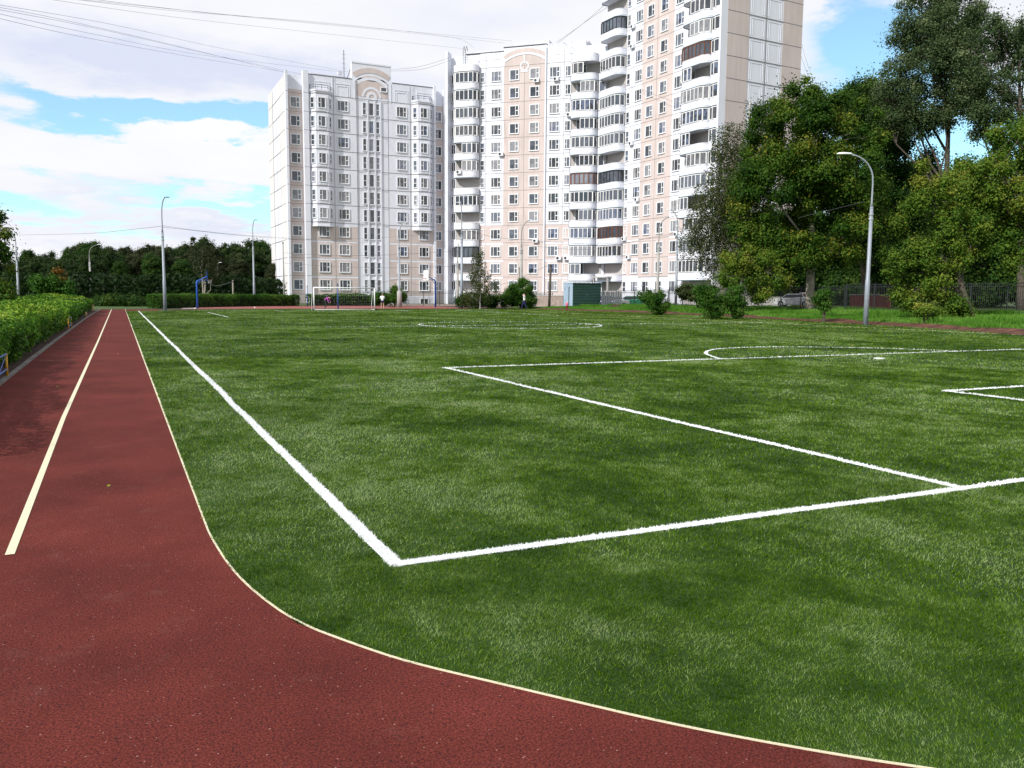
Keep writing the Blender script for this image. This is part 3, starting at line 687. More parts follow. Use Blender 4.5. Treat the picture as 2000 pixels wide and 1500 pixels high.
def birch(name, bpx, D, cols, label, size=.16, dens=1.0, r0=.22, droop=2.2, leafmat=None, group=None, bark='birchbark'):
    x, y = P2(bpx, D); base = (x, y, Z(x, y)); cl = []; VV = []; T = []
    for px, py, rx, ry in cols:
        c = np.array(rel(base, px, py, D)); k = D/FPX; Rx, Rz = rx*k, ry*k
        ns = int(dens*Rx*Rz*9)
        for _ in range(ns):
            d = unit(rng.normal(size=(1, 3)))[0]*np.array([Rx, Rx*.9, Rz])*rng.random()**.4; o = c+d; Ls = droop*(.4+.9*rng.random()); m_ = int(10+Ls*13)
            t = rng.random(m_); P = o+np.stack([rng.normal(size=m_)*.13+.25*np.sin(t*2)*rng.normal(), rng.normal(size=m_)*.13, -t*Ls], 1)
            VV.append(leaves(P, rng.normal(size=(m_, 3)), size, .6)); T.append(np.clip(.45+rng.normal()*.18+rng.normal(size=m_)*.15, 0, 1))
            if rng.random() < .12: cl.append((o, (.5, .5, .4)))
    random.shuffle(cl); root = empty(name, base); tag(root, label, 'tree', group)
    put('crown', np_mesh('crown', np.concatenate(VV), 4, leafmat or M['lf_birch'], np.concatenate(T)), root)
    b = MB(); zt = max(o[0][2] for o in cl); limbs(b, (0, 0, -.3), (0, 0, zt), cl, r0, (.15, .95), 70, thin=.02); b.build('trunk', M[bark], root, True)
birch('birch_tree', 1447, 80, [(1425, 270, 38, 40), (1440, 340, 65, 60), (1400, 400, 60, 55), (1450, 430, 60, 60), (1370, 455, 45, 35), (1420, 500, 60, 25), (1490, 230, 28, 40), (1480, 330, 40, 60), (1512, 215, 20, 30)],
      'tall weeping birch with thin hanging twigs in front of the high tower block', dens=4.0)
birch('birch_sapling', 937, 92, [(935, 500, 14, 18), (935, 530, 26, 18), (945, 555, 32, 16), (925, 575, 30, 14)], 'slender sparse birch between the pitch and the middle block', size=.17, dens=4.5, r0=.09, droop=1.2)

def bush(name, px, D, cls, label, mat='lf_bush', size=.12, dens=85, rc=.4, cat='bush', stems=5, group=None):
    x, y = P2(px, D); base = (x, y, Z(x, y)); cl = []
    for q in cls:
        c = rel(base, q[0], q[1], D); k = D/FPX; Rx, Rz = q[2]*k, q[3]*k
        cl += ellipsoid_clumps(c, (Rx*1.1, Rx, Rz*1.1), int(max(5, (Rx*Rz*Rx)**(2/3)*4.6/(rc*rc))), rc, (.1, 1))
    root = empty(name, base); tag(root, label, cat, group); V, T = clump_leaves(cl, dens, size)
    put('foliage', np_mesh('foliage', V, 4, M[mat], T), root)
    b = MB()
    for _ in range(stems):
        c = Vector(random.choice(cl)[0]); b.tube([(random.uniform(-.1, .1), random.uniform(-.1, .1), -.1), (c.x*.4, c.y*.4, c.z*.5), c], [.05, .035, .012], 5)
    b.build('stems', M['bark'], root)
bush('round_bush', 1290, 69, [(1283, 580, 20, 16), (1260, 577, 16, 12), (1290, 598, 18, 14), (1272, 592, 18, 12), (1282, 607, 14, 6)], 'wide multi-stemmed green bush on the bank right of the green shed')
bush('round_bush', 1390, 58, [(1385, 580, 26, 22), (1372, 568, 18, 14), (1398, 602, 22, 14), (1395, 590, 26, 20), (1392, 613, 18, 8)], 'taller of the two dark green bushes that touch on the bank')
bush('round_bush', 1436, 58.5, [(1435, 575, 22, 18), (1440, 597, 22, 18), (1432, 588, 22, 18), (1438, 612, 18, 8)], 'shorter bush touching the right side of a taller one on the bank')
bush('round_bush', 1607, 53, [(1608, 575, 15, 13), (1602, 585, 14, 9), (1610, 598, 6, 10)], 'small round-headed shrub on thin stems left of the near lamp post', size=.12)
bush('elder_bush', 1018, 97, [(1015, 570, 30, 18), (1020, 585, 34, 16), (992, 585, 26, 14), (1022, 552, 10, 10)], 'bright green bush beneath the lamp post in front of the middle block', size=.16, mat='lf_bush')
bush('elder_bush', 935, 96, [(930, 585, 34, 14), (955, 588, 26, 12), (905, 588, 16, 12)], 'dark low bush under the sparse slender birch', mat='lf_dark', size=.16)
bush('elder_bush', 770, 101, [(760, 582, 22, 14), (778, 580, 16, 14), (742, 584, 20, 12), (770, 566, 8, 8)], 'bush in front of the left block just right of the goal', size=.16)
bush('elder_bush', 1360, 82, [(1355, 575, 30, 14), (1340, 568, 20, 14), (1385, 570, 20, 14)], 'bush behind the fence under the weeping birch', size=.17, mat='lf_birch')
bush('small_bush', 1130+670, 47, [(1815, 605, 30, 14)], 'low leafy suckers at the foot of the leaning maple', size=.13, mat='lf_yellow')
for i, (px, D, s) in enumerate([(1500, 105, 20), (1570, 112, 24), (1640, 104, 20), (1720, 100, 26), (1900, 90, 26), (1990, 84, 24)]):
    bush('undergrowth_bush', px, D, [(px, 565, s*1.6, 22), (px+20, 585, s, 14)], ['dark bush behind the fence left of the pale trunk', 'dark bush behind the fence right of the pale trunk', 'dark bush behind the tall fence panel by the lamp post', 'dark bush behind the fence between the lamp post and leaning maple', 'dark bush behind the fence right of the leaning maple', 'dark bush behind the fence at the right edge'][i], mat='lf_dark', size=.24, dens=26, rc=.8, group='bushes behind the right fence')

tri_fill('hedge_shade_bed', [(-7.2, -12), (-1.97, -12), (-1.97, 30), (-1.89, 60), (-1.6, 83), (-6.9, 83)], -0.012, M['dsoil'])  # soil bed kept dark, its tone standing in for shade under the hedge
# ---- left hedge
def hedge_mesh(path, w, hfun, dens, size, mat, seed):
    "box-like leafy volume along path (list of xy); returns leaf verts, tints and a core mesh"
    VV = []; T = []; b = MB()
    for (x0, y0), (x1, y1) in zip(path, path[1:]):
        L_ = math.hypot(x1-x0, y1-y0); tx, ty = (x1-x0)/L_, (y1-y0)/L_; nx, ny = -ty, tx
        for face, area in (('top', L_*w), ('a', L_*1.3), ('b', L_*1.3)):
            n = int(area*dens); s = rng.random(n)*L_; 
            if face == 'top': u = (rng.random(n)-.5)*w; 
            else: u = (np.full(n, .5 if face == 'a' else -.5))*w
            px = x0+tx*s+nx*u; py = y0+ty*s+ny*u; h = hfun(px, py)
            bl = fbm(px*1.1, py*1.1, 3, seed)-.5
            if face == 'top':
                ro = 1-np.clip((np.abs(u)-(w/2-.35))/.35, 0, 1)**2*.28
                z = h*ro+bl*.28+rng.normal(size=n)*.05-.08*rng.random(n)**.5; N_ = np.tile([0, 0, 1.], (n, 1)); q = np.stack([px, py, z], 1)
            else:
                v = rng.random(n); z = v*h*.98; sg = 1 if face == 'a' else -1
                off = .10*np.clip(z/h, 0, 1)+(fbm(px*1.3+z*1.7, py*1.3+z, 3, seed+5)-.5)*.55+rng.normal(size=n)*.05-.25*np.clip(1-z/.35, 0, 1)
                q = np.stack([px+nx*off*sg, py+ny*off*sg, z], 1); N_ = np.tile([nx*sg, ny*sg, .35], (n, 1))
            if face != 'top':
                keep = rng.random(n) < .22+.78*np.clip(q[:, 2]/h, 0, 1)**1.6; q = q[keep]; N_ = N_[keep]; px = px[keep]; py = py[keep]; n = len(q)  # leaves thin out downwards so the near-black core shows as shade
            N_ = N_+rng.normal(size=(n, 3))*.5; VV.append(leaves(q, N_, size, .6))
            T.append(np.clip(.45+1.1*(fbm(px*.7, py*.7, 3, seed+9)-.5)+rng.normal(size=n)*.16+(.12 if face == 'top' else -.05), 0, 1))  # top leaves tinted brighter as if sunlit, sides darker as if shaded
        for ex, ey, sg, on in ((x0, y0, -1, (x0, y0) == path[0]), (x1, y1, 1, (x1, y1) == path[-1])):
            if not on: continue
            n = int(w*1.3*dens); u = (rng.random(n)-.5)*w; h = hfun(ex+nx*u, ey+ny*u); z = rng.random(n)*h; o_ = rng.normal(size=n)*.12-.1
            q = np.stack([ex+nx*u+tx*sg*o_, ey+ny*u+ty*sg*o_, z], 1); VV.append(leaves(q, np.tile([tx*sg, ty*sg, .3], (n, 1))+rng.normal(size=(n, 3))*.6, size, .6)); T.append(np.clip(.4+rng.normal(size=n)*.16, 0, 1))
        hm = float(np.mean(hfun(np.array([x0, x1]), np.array([y0, y1]))))-.24; ww = w/2-.2
        ea = .5 if (x0, y0) == path[0] else 0; eb = .5 if (x1, y1) == path[-1] else 0; xa, ya, xb, yb = x0+tx*ea, y0+ty*ea, x1-tx*eb, y1-ty*eb
        c = [(xa+nx*ww, ya+ny*ww), (xb+nx*ww, yb+ny*ww), (xb-nx*ww, yb-ny*ww), (xa-nx*ww, ya-ny*ww)]; b.prism(c[::-1], -.02, max(.3, hm))
    return np.concatenate(VV), np.concatenate(T), b
def hedge(name, path, w, hfun, parts, mat, label, seed):
    root = empty(name, (0, 0, 0)); tag(root, label, 'hedge'); VV = []; T = []; B = MB()
    for (p, dens, size) in parts:
        v, t, b = hedge_mesh(p, w, hfun, dens, size, mat, seed); VV.append(v); T.append(t); B.add(b.v, b.f)
    put('foliage', np_mesh('foliage', np.concatenate(VV), 4, M[mat], np.concatenate(T)), root); B.build('twigs', M['core'], root)  # twigs part is a solid block coloured as inner hedge shade
hx = -4.46
def lh(x, y): 
    base = np.interp(y, [8, 20, 40, 58, 66, 74, 80], [.98, .96, .92, .88, .92, 1.02, .90])
    return base+.30*np.exp(-((y-73)/4.)**2-((x+4.5)/1.6)**2)+.22*(fbm(x*.6+9, y*.45, 2, 77)-.5)*2
hp = lambda a, b, s: [(hx, a+(b-a)*i/s) for i in range(s+1)]
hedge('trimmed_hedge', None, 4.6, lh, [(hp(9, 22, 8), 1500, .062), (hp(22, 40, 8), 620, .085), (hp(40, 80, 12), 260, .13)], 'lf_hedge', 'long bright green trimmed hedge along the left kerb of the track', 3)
hedge('back_hedge', None, 1.3, lambda x, y: 1.35+.12*(fbm(x*.5, y*.5, 2, 5)-.5)*2+0*x, [([(3.0, 90), (8, 97), (14, 103.6), (20, 106)], 260, .16)], 'lf_bush', 'clipped dark green hedge behind the left basketball hoop', 15)
hedge('back_hedge', None, 1.2, lambda x, y: 1.5+.25*(fbm(x*.6, y*.6, 2, 5)-.5)*2+0*x, [([(21.6, 107.6), (26, 108), (31.5, 108.3)], 130, .17)], 'lf_bush', 'thin leafy hedge behind the goal with gaps at its foot', 25)
bush('corner_bush', 240, 95, [(235, 590, 40, 12), (205, 592, 24, 12), (270, 592, 28, 11)], 'dark low bushes closing the far end of the running track', mat='lf_dark', size=.2, dens=40, rc=.6)

# ---- forest behind
def forest():
    protos = []
    specs = [('round', 'lf_forest', (4.6, 4.6, 5.2), 8.0), ('tall', 'lf_olive', (3.4, 3.4, 6.4), 8.6), ('wide', 'lf_forest', (5.6, 5.2, 4.6), 7.0), ('thin', 'lf_olive', (3.0, 3.0, 6.0), 9.0), ('pine', 'lf_dark', (2.8, 2.8, 4.6), 9.6)]
    for nm, mt, R3, cz in specs:
        cl = ellipsoid_clumps((0, 0, cz), R3, 110, .95, (.4, 1.05))+ellipsoid_clumps((0, 0, 3.2), (R3[0]*.9, R3[1]*.9, 2.6), 22, 1.2)
        V, T = clump_leaves(cl, 30, .33); crown = np_mesh('crown', V, 4, M[mt], T)
        b = MB(); limbs(b, (0, 0, -.5), (0, 0, cz+R3[2]*.7), cl, .22, nmax=26, thin=.05); trunk = b.mesh('trunk', M['palebark'] if 'thin' in nm or 'tall' in nm else M['bark'], True)
        protos.append((crown, trunk))
    # silhouette of the wood read off the photograph: (px, top py)
    sil = [(-60, 440), (20, 500), (60, 487), (100, 488), (140, 478), (165, 470), (185, 466), (215, 478), (250, 476), (285, 478), (310, 468), (340, 478), (365, 470), (400, 458), (430, 478), (455, 470), (480, 466), (510, 468), (545, 476)]
    what = {0: 'rounded dark green tree', 1: 'tall olive tree', 2: 'broad dark tree', 3: 'slender thin-crowned tree', 4: 'dark pointed tree'}
    i = 0; used = []
    for row, (D0, dpx, dh) in enumerate([(205, 0, 0), (175, 14, 14), (150, -9, 30)]):
        for k, (px, py) in enumerate(sil):
            if row == 2 and k % 2: continue
            x, y = P2(px+dpx+random.uniform(-6, 6), D0+random.uniform(-8, 8)); D = x*math.sin(YAW)+y*math.cos(YAW)
            h = hgt(py+dh+random.uniform(-3, 3), D, px); v = (k*2+row*3+(k//3)) % 5; s = h/[13.4, 15.2, 11.8, 15.2, 14.4][v]
            root = empty('forest_tree', (x, y, -.3), random.uniform(0, 6.28)); wS = s*random.uniform(1.0, 1.25); root.scale = (wS, wS, s)
            put('crown', protos[v][0], root); put('trunk', protos[v][1], root)
            used.append((px+dpx, row, root, v))
    # one label for each tree, by its neighbours
    used.sort(key=lambda t: t[0])
    rowname = ['back', 'middle', 'front']
    for n_, (px, row, root, v) in enumerate(used):
        rr = [u for u in used if u[1] == row]; idx = [u[2] for u in rr].index(root)+1
        tag(root, '%s in the %s row of the wood, number %d from the left' % (what[v], rowname[row], idx), 'tree', 'trees of the wood behind the sports ground')
    # dark wood interior: undergrowth mass
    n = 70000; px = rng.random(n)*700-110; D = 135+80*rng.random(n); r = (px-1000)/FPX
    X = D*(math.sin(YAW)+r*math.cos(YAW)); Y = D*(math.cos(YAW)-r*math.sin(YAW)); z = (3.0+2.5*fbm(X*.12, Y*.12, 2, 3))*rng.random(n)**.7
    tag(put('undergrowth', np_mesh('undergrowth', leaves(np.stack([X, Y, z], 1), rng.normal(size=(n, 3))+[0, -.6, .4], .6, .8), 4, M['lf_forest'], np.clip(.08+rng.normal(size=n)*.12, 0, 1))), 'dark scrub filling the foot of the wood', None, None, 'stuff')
forest()
tree_from_px('autumn_tree', 118, 128, [(112, 530, 6, 9), (121, 546, 6, 5)], .7, M['lf_orange'], 14, .34, .1, M['bark'], 'small orange autumn tree at the edge of the wood', n_per=1.2)
tree_from_px('young_lime', 95, 120, [(90, 555, 30, 22), (120, 560, 22, 18)], .9, M['lf_bush'], 30, .35, .12, M['bark'], 'brighter green young tree below the orange one', n_per=1)
tree_from_px('roadside_tree', -25, 70, [(-30, 480, 40, 50), (5, 470, 16, 40), (0, 540, 30, 40), (-40, 420, 40, 30), (15, 580, 20, 12)], .8, M['lf_maple'], 34, .24, .22, M['bark'], 'dark leafy tree cut by the left edge of the view', n_per=1)
# bare-limbed birch standing in the wood edge
birch('birch_tree', 400, 132, [(400, 500, 26, 26), (385, 480, 18, 18), (415, 520, 20, 22)], 'pale-trunked thin birch in front of the wood behind the left hoop', size=.26, dens=1.3, r0=.16, droop=2.0, leafmat=M['lf_olive'], bark='palebark')

# ------------------------------------------------------------------ buildings
WIN = {}
def win_mesh(w, h, kind):
    "window: raised surround and frame in one mesh, panes in the other; origin at the centre on the wall"
    w += .10; h += .08; key = (round(w, 2), round(h, 2), kind)
    if key in WIN: return WIN[key]
    b = MB(); t = .10; d = .10
    W2, H2 = w/2, h/2
    b.box(-W2-t, -W2, -d, 0, -H2-t, H2+t); b.box(W2, W2+t, -d, 0, -H2-t, H2+t)
    b.box(-W2, W2, -d+.003, 0, H2, H2+t); b.box(-W2, W2, -d-.04, 0, -H2-t, -H2)
    f = .055 if w > .8 else .03; y0, y1 = -.062, -.002; b.k = 1
    b.box(-W2, -W2+f, y0, y1, -H2, H2); b.box(W2-f, W2, y0, y1, -H2, H2); b.box(-W2+f, W2-f, y0, y1, H2-f, H2); b.box(-W2+f, W2-f, y0, y1, -H2, -H2+f)
    g = .042
    if kind == 'three':
        for u in (-W2+w*.27, W2-w*.29): b.box(u-g, u+g, y0, y1, -H2+f, H2-f)
        b.box(W2-w*.29+g, W2-f, y0, y1, -.02, .09)
    elif kind == 'two':
        u = W2-w*.34; b.box(u-g, u+g, y0, y1, -H2+f, H2-f); b.box(u+g, W2-f, y0, y1, -.02, .09)
    elif kind == 'twoL':
        u = -W2+w*.38; b.box(u-g, u+g, y0, y1, -H2+f, H2-f); b.box(-W2+f, u-g, y0, y1, -.05, .05)
    elif kind == 'slit': b.box(-W2+f, W2-f, y0, y1, -.08, .0)
    elif kind == 'plainpair': b.box(-.05, .05, y0, y1, -H2+f, H2-f)
    p = MB(); p.add([(-W2+.01, -.012, -H2+.01), (W2-.01, -.012, -H2+.01), (W2-.01, -.012, H2-.01), (-W2+.01, -.012, H2-.01)], [(0, 1, 2, 3)])
    WIN[key] = (b.mesh('window', [M['trim'], M['frame']]), p.mesh('pane', M['glass'])); return WIN[key]
def window(parent, u, z, w, h, kind, y=0.0, rz=0.0):
    a, p = win_mesh(w, h, kind); o = put('window', a, parent, (u, y, z), rz); put('pane', p, o); return o
def ac_unit(parent, u, z, y):
    b = MB(); b.box(-.42, .42, -.42, -.08, -.28, .28)
    b.k = 1; c = [(math.cos(t*math.pi/8)*.22-.12, math.sin(t*math.pi/8)*.22) for t in range(16)]; b.plate(c, -.43, -.42); b.k = 0
    b.box(-.36, -.32, -.08, 0, -.3, -.26); b.box(.32, .36, -.08, 0, -.3, -.26)
    b.build('air_conditioner', [M['trim'], M['dark']], parent, loc=(u, y, z))
def joint_grid(mb, u0, u1, zs, us, z0, z1, y):
    for z in zs: mb.box(u0, u1, y-.004, y+.02, z-.035, z+.035)
    for u in us: mb.box(u-.03, u+.03, y-.0055, y+.02, z0, z1)
def arc_band(mb, uc, zc, r0, r1, a0, a1, y0, y1, k, n=28, zclip=None):
    o = [(uc+r1*math.cos(a0+(a1-a0)*i/n), zc+r1*math.sin(a0+(a1-a0)*i/n)) for i in range(n+1)]
    i_ = [(uc+r0*math.cos(a0+(a1-a0)*i/n), zc+r0*math.sin(a0+(a1-a0)*i/n)) for i in range(n+1)]
    for j in range(n): mb.plate([i_[j], i_[j+1], o[j+1], o[j]], y0, y1, k)
def balcony_plan(u0, u1, d, rr, left_round=False):
    "plan line of a bowed balcony, from the left wall end to the right"
    p = []
    n = 7
    if left_round: p += [(u0+rr-rr*math.cos(i*math.pi/2/n), -(d-rr)-rr*math.sin(i*math.pi/2/n)) for i in range(n+1)]; p = [(u0, 0)]+p
    else: p += [(u0, 0), (u0, -d*.72)]+[(u0+(u1-u0)*.18*i, -d*.72-d*.28*math.sin(i*math.pi/2*.999)) for i in (.33, .66, 1)]
    p += [(u1-rr+rr*math.sin(i*math.pi/2/n), -(d-rr)-rr*math.cos(i*math.pi/2/n)) for i in range(n+1)]
    p += [(u1, 0)]; return p
BC = {}
def strip_wall(mb, plan, off, t, z0, z1, k):
    "thin wall following the plan line"
    n = len(plan)
    P = [Vector(p) for p in plan]; outr = []; inn = []
    for i in range(n):
        tt = (P[min(i+1, n-1)]-P[max(i-1, 0)]).normalized(); nn = Vector((tt.y, -tt.x)); outr.append(P[i]+nn*off); inn.append(P[i]+nn*(off-t))
    vs = [(*p, z0) for p in outr]+[(*p, z1) for p in outr]+[(*p, z0) for p in inn]+[(*p, z1) for p in inn]
    F = []
    for i in range(n-1): F += [(i, i+1, n+i+1, n+i), (2*n+i+1, 2*n+i, 3*n+i, 3*n+i+1), (n+i, n+i+1, 3*n+i+1, 3*n+i), (i+1, i, 2*n+i, 2*n+i+1)]
    F += [(0, n, 3*n, 2*n), (n-1, 3*n-1, 4*n-1, 2*n-1)]
    mb.add(vs, F, k)
def balcony_meshes(key, plan):
    if key in BC: return BC[key]
    b = MB()
    b.prism(plan[::-1] if False else plan, 0.0, .14, 0)                      # slab
    strip_wall(b, plan, .02, .10, -.02, 1.02, 0)                              # parapet
    strip_wall(b, plan, .045, .03, .93, .99, 0); strip_wall(b, plan, .05, .03, .16, .22, 0)
    strip_wall(b, plan, .06, .09, -.08, -.02, 1)                              # drip flashing
    bal = b.mesh('balcony', [M['white'], M['lit_blue']])
    out = {'bal': bal}
    def glz(sel, fm, name):
        P = [Vector(p) for p in plan]; seglen = [(P[i+1]-P[i]).length for i in range(len(P)-1)]; tot = sum(seglen)
        def pt(s):
            for i, L_ in enumerate(seglen):
                if s <= L_ or i == len(seglen)-1: return P[i].lerp(P[i+1], min(1, max(0, s/L_)))
                s -= L_
        fb = MB(); gb = MB(); a, c = sel; s0, s1 = a*tot, c*tot; n = max(2, int((s1-s0)/.72)); q = [pt(s0+(s1-s0)*i/n) for i in range(n+1)]
        q = [p+Vector((0, -.06)) for p in q]
        for i in range(n):
            x0, y0, x1, y1 = q[i].x, q[i].y, q[i+1].x, q[i+1].y
            gb.add([(x0, y0, 1.08), (x1, y1, 1.08), (x1, y1, 2.58), (x0, y0, 2.58)], [(0, 1, 2, 3)])
            d = (q[i+1]-q[i]).normalized(); nn = Vector((d.y, -d.x))*.05
            for za, zb in ((1.02, 1.10), (2.54, 2.64)):
                fb.add([(x0+nn.x, y0+nn.y, za), (x1+nn.x, y1+nn.y, za), (x1+nn.x, y1+nn.y, zb), (x0+nn.x, y0+nn.y, zb), (x0-nn.x, y0-nn.y, za), (x1-nn.x, y1-nn.y, za), (x1-nn.x, y1-nn.y, zb), (x0-nn.x, y0-nn.y, zb)],
                       [(0, 1, 2, 3), (5, 4, 7, 6), (3, 2, 6, 7), (1, 0, 4, 5)])
        for p in q: w_ = .075 if random.random() < .4 else .05; fb.box(p.x-w_, p.x+w_, p.y-.07, p.y+.04, 1.05, 2.6)
        return fb.mesh('glazing', M[fm]), gb.mesh('pane', M['glass'])
    out['full'] = glz((.03, .97), 'frame', 'f'); out['right'] = glz((.45, .97), 'frame', 'r'); out['left'] = glz((.03, .5), 'frame', 'l'); out['brown'] = glz((.03, .97), 'brown', 'b'); out['darkf'] = glz((.03, .97), 'dark', 'd')
    BC[key] = out; return out
def balcony(parent, key, plan, z, y, style):
    m_ = balcony_meshes(key, plan); o = put('balcony', m_['bal'], parent, (0, y, z))
    if style in m_ and style != 'bal':
        g = put('glazing', m_[style][0], o); put('glazing_panes', m_[style][1], o)
    return o

def building_A():
    root = empty('apartment_block', (25.786, 136.334, 0)); tag(root, 'eleven-storey white and pink block with an arched gable, furthest left', 'apartment building')
    K = 11; zk = [2.95+2.83*k for k in range(K)]; W_, P_, G_ = 0, 1, 2
    mats = [M['white'], M['pink'], M['grey'], M['offwhite']]
    b = MB(); u0, u1 = -1.31, 26.2; top = 35.35
    b.box(u0+.02, u1-.02, .3, 15.5, -.5, top-.1, 0)
    b.box(u0+.004, u1-.004, 0, .3, -.5, top, 0)
    b.box(2.2, 9.9, -.6, -.001, -.5, 35.6, 0); b.box(9.901, 15.1, -.5, -.002, -.5, 36.0, 0); b.box(15.101, 22.9, -.6, -.003, -.5, 35.7, 0)
    b.build('wall', mats, root)
    b = MB()
    for a, c, d, t, kk in [(-1.31, -.95, .9, 35.75, 0), (1.4, 2.199, 1.0, 36.05, 0), (22.901, 23.3, .9, 36.0, 0), (24.9, 25.35, .45, 35.7, 0), (25.6, 26.2, .6, 35.9, 0)]: b.box(a, c, -d, .15, -.5, t, kk)
    for u in (11.71, 12.91, 13.87): b.box(u-.09, u+.09, -.66, -.5, -.5, 32.6)
    b.build('pilaster', mats, root)
    # colour fields
    b = MB()
    b.box(-.95, 1.4, -.02, 0, -.5, 33.2); b.box(23.3, 24.9, -.02, 0, -.5, 33.0)
    for a, c in ((2.2, 9.9), (15.1, 22.9)):
        zz = [1.3]+[zk[k]+1.42 for k in range(3)]
        for i, z in enumerate(zz):
            b.box(a+.02, c-.02, -.62, -.6, z, (zk[i]+1.15) if i < 3 else 12.35)
    b.box(9.95, 15.05, -.52, -.5, 33.1, 35.6)
    b.build('pink_panels', M['pink'], root)
    # end wall strips (left gable end)
    b = MB()
    for a, c in ((.16, 4.4), (11.0, 15.4)): b.box(-1.33, -1.31+.0, a, c, -.5, 35.2, 0)
    b.build('pink_panels', facade_mat('pale_pink_end', (.68, .65, .65)), root)
    # plinth
    b = MB(); b.box(2.2, 22.9, -.66, -.6, -.5, 1.1); b.build('plinth', M['offwhite'], root)
    # joints
    b = MB(); js = [zk[k]+1.42 for k in range(-0, K)]+[1.45]
    joint_grid(b, 2.2, 22.9, [z for z in js if z > 11], [9.9, 15.1, 6.2, 18.9], 1.1, 35.5, -.625)
    joint_grid(b, -.95, 1.4, js, [], 0, 30, -.022)
    for z in js: b.box(-1.34, -1.33, .2, 15.4, z-.04, z+.04)
    for y in (4.5, 11.0, 7.7): b.box(-1.345, -1.331, y-.03, y+.03, 0, 35)
    for z in js:
        for a, c, d in [(-1.31, -.95, .9), (1.4, 2.2, 1.0), (22.9, 23.3, .9), (25.6, 26.2, .6)]: b.box(a-.004, c+.004, -d-.004, -d+.01, z-.035, z+.035)
    b.build('panel_joints', M['joint'], root)
    # windows
    for k in range(K):
        z = zk[k]
        window(root, .25, z, 1.3, 1.45, 'two', -.02); window(root, 7.65, z, 1.55, 1.45, 'three', -.62 if k < 4 else -.6)
        window(root, 17.4, z, 1.5, 1.45, 'three', -.62 if k < 4 else -.6); window(root, 24.05, z, .9, 1.4, 'twoL', -.02)
        if k < 4: window(root, 4.4, z, 1.5, 1.45, 'three', -.62); window(root, 21.2, z, 1.5, 1.45, 'three', -.62)
        o = window(root, 12.32, z-.05, .62, 1.85, 'none', -.5); window(root, 11.2, z-.05, .42, 1.75, 'slit', -.5); window(root, 13.4, z-.05, .42, 1.75, 'slit', -.5)
    for u in (4.4, 17.4, 21.2): window(root, u, .35, 1.3, .8, 'plainpair', -.66)
    # relief frames at the attic
    b = MB()
    for u in (7.65, 17.4, 4.4, 21.2):
        for i, r in enumerate((1.15, .85)):
            for s in (-1, 1): b.box(u+s*r-.06, u+s*r+.06, -.65, -.6, 32.7, 34.6-.35*i)
            b.box(u-r-.06, u+r+.06, -.653, -.6, 34.6-.35*i, 34.72-.35*i)
    for u in (6.05, 6.35, 9.6, 15.6, 19.1, 19.4): b.box(u-.06, u+.06, -.66, -.6, 32.5, 35.5)
    b.build('relief_frames', M['white'], root)
    # bays with three window faces
    for (a, c) in ((2.4, 5.85), (19.2, 22.7)):
        fa, fc = a+.75, c-.75; y0, y1 = -.6, -1.55; z0, z1 = 12.35, 33.0
        bb = MB(); bb.prism([(a, y0), (fa, y1), (fc, y1), (c, y0)][::1], z0, z1)
        bb.prism([(a-.12, y0), (fa-.06, y1-.12), (fc+.06, y1-.12), (c+.12, y0)], z1+.001, z1+.25)
        bb.prism([(a-.1, y0), (fa-.05, y1-.1), (fc+.05, y1-.1), (c+.1, y0)], z0-.18, z0-.001)
        for k in range(4, K+1):
            z = zk[k-1]+1.42 if k > 4 else zk[3]+1.42
            bb.prism([(a-.05, y0), (fa-.03, y1-.05), (fc+.03, y1-.05), (c+.05, y0)], z-.05, z+.05, 1)
        for k in range(4, K): bb.box(fa+.4, fc-.4, y1-.05, y1, zk[k]-1.25, zk[k]-.95, 0)
        bay = bb.build('bay', [M['white'], M['joint']], root)
        for k in range(4, K):
            window(bay, (fa+fc)/2, zk[k], 1.0, 1.45, 'twoL', y1)
            ang = math.atan2(y0-y1, a-fa); L_ = math.hypot(fa-a, y1-y0)
            th = math.atan2(y1-y0, fa-a)
            window(bay, (a+fa)/2, zk[k], .5, 1.45, 'slit', (y0+y1)/2, th); window(bay, (c+fc)/2, zk[k], .5, 1.45, 'slit', (y0+y1)/2, -th)
        rb = MB()
        for z in (33.6, 33.95): rb.tube([(a, -.62, z), (fa, -1.6, z), (fc, -1.6, z), (c, -.62, z)], .03, 5)
        for p in [(a+.1, -.7), (fa, -1.6), ((fa+fc)/2, -1.6), (fc, -1.6), (c-.1, -.7)]: rb.tube([(p[0], p[1], 33.2), (p[0], p[1], 34.0)], .03, 5)
        rb.build('roof_railing', M['dark'], root)
    # gable
    b = MB(); b.box(9.25, 15.7, -.48, .4, 35.61, 38.2, 0); b.box(9.2, 15.75, -.55, .45, 38.2, 38.4, 0)
    uc = 12.45
    arc_band(b, uc, 32.55, 4.35, 5.15, R(52.5), R(127.5), -.53, -.48, 1); arc_band(b, uc, 32.0, 3.75, 4.2, R(45), R(135), -.53, -.48, 0)
    pts = [(9.95, 35.6)]+[(uc+4.1*math.cos(a), 32.35+4.1*math.sin(a)) for a in np.linspace(R(127), R(53), 16)]+[(15.05, 35.6)]; b.plate(pts[::-1], -.50, -.48, 1)
    arc_band(b, uc, 33.1, 1.25, 1.6, 0, math.pi, -.56, -.5, 0); arc_band(b, uc, 33.1, .45, .85, 0, 2*math.pi, -.57, -.5, 0)
    b.build('gable', [M['white'], M['pink']], root)
    window(root, 14.45, 34.5, .85, .55, 'none', -.52)
    b = MB(); b.box(2.1, 9.2, -.66, .2, 35.6, 35.68); b.box(15.8, 23.0, -.66, .2, 35.7, 35.78); b.build('cornice', M['dark'], root)
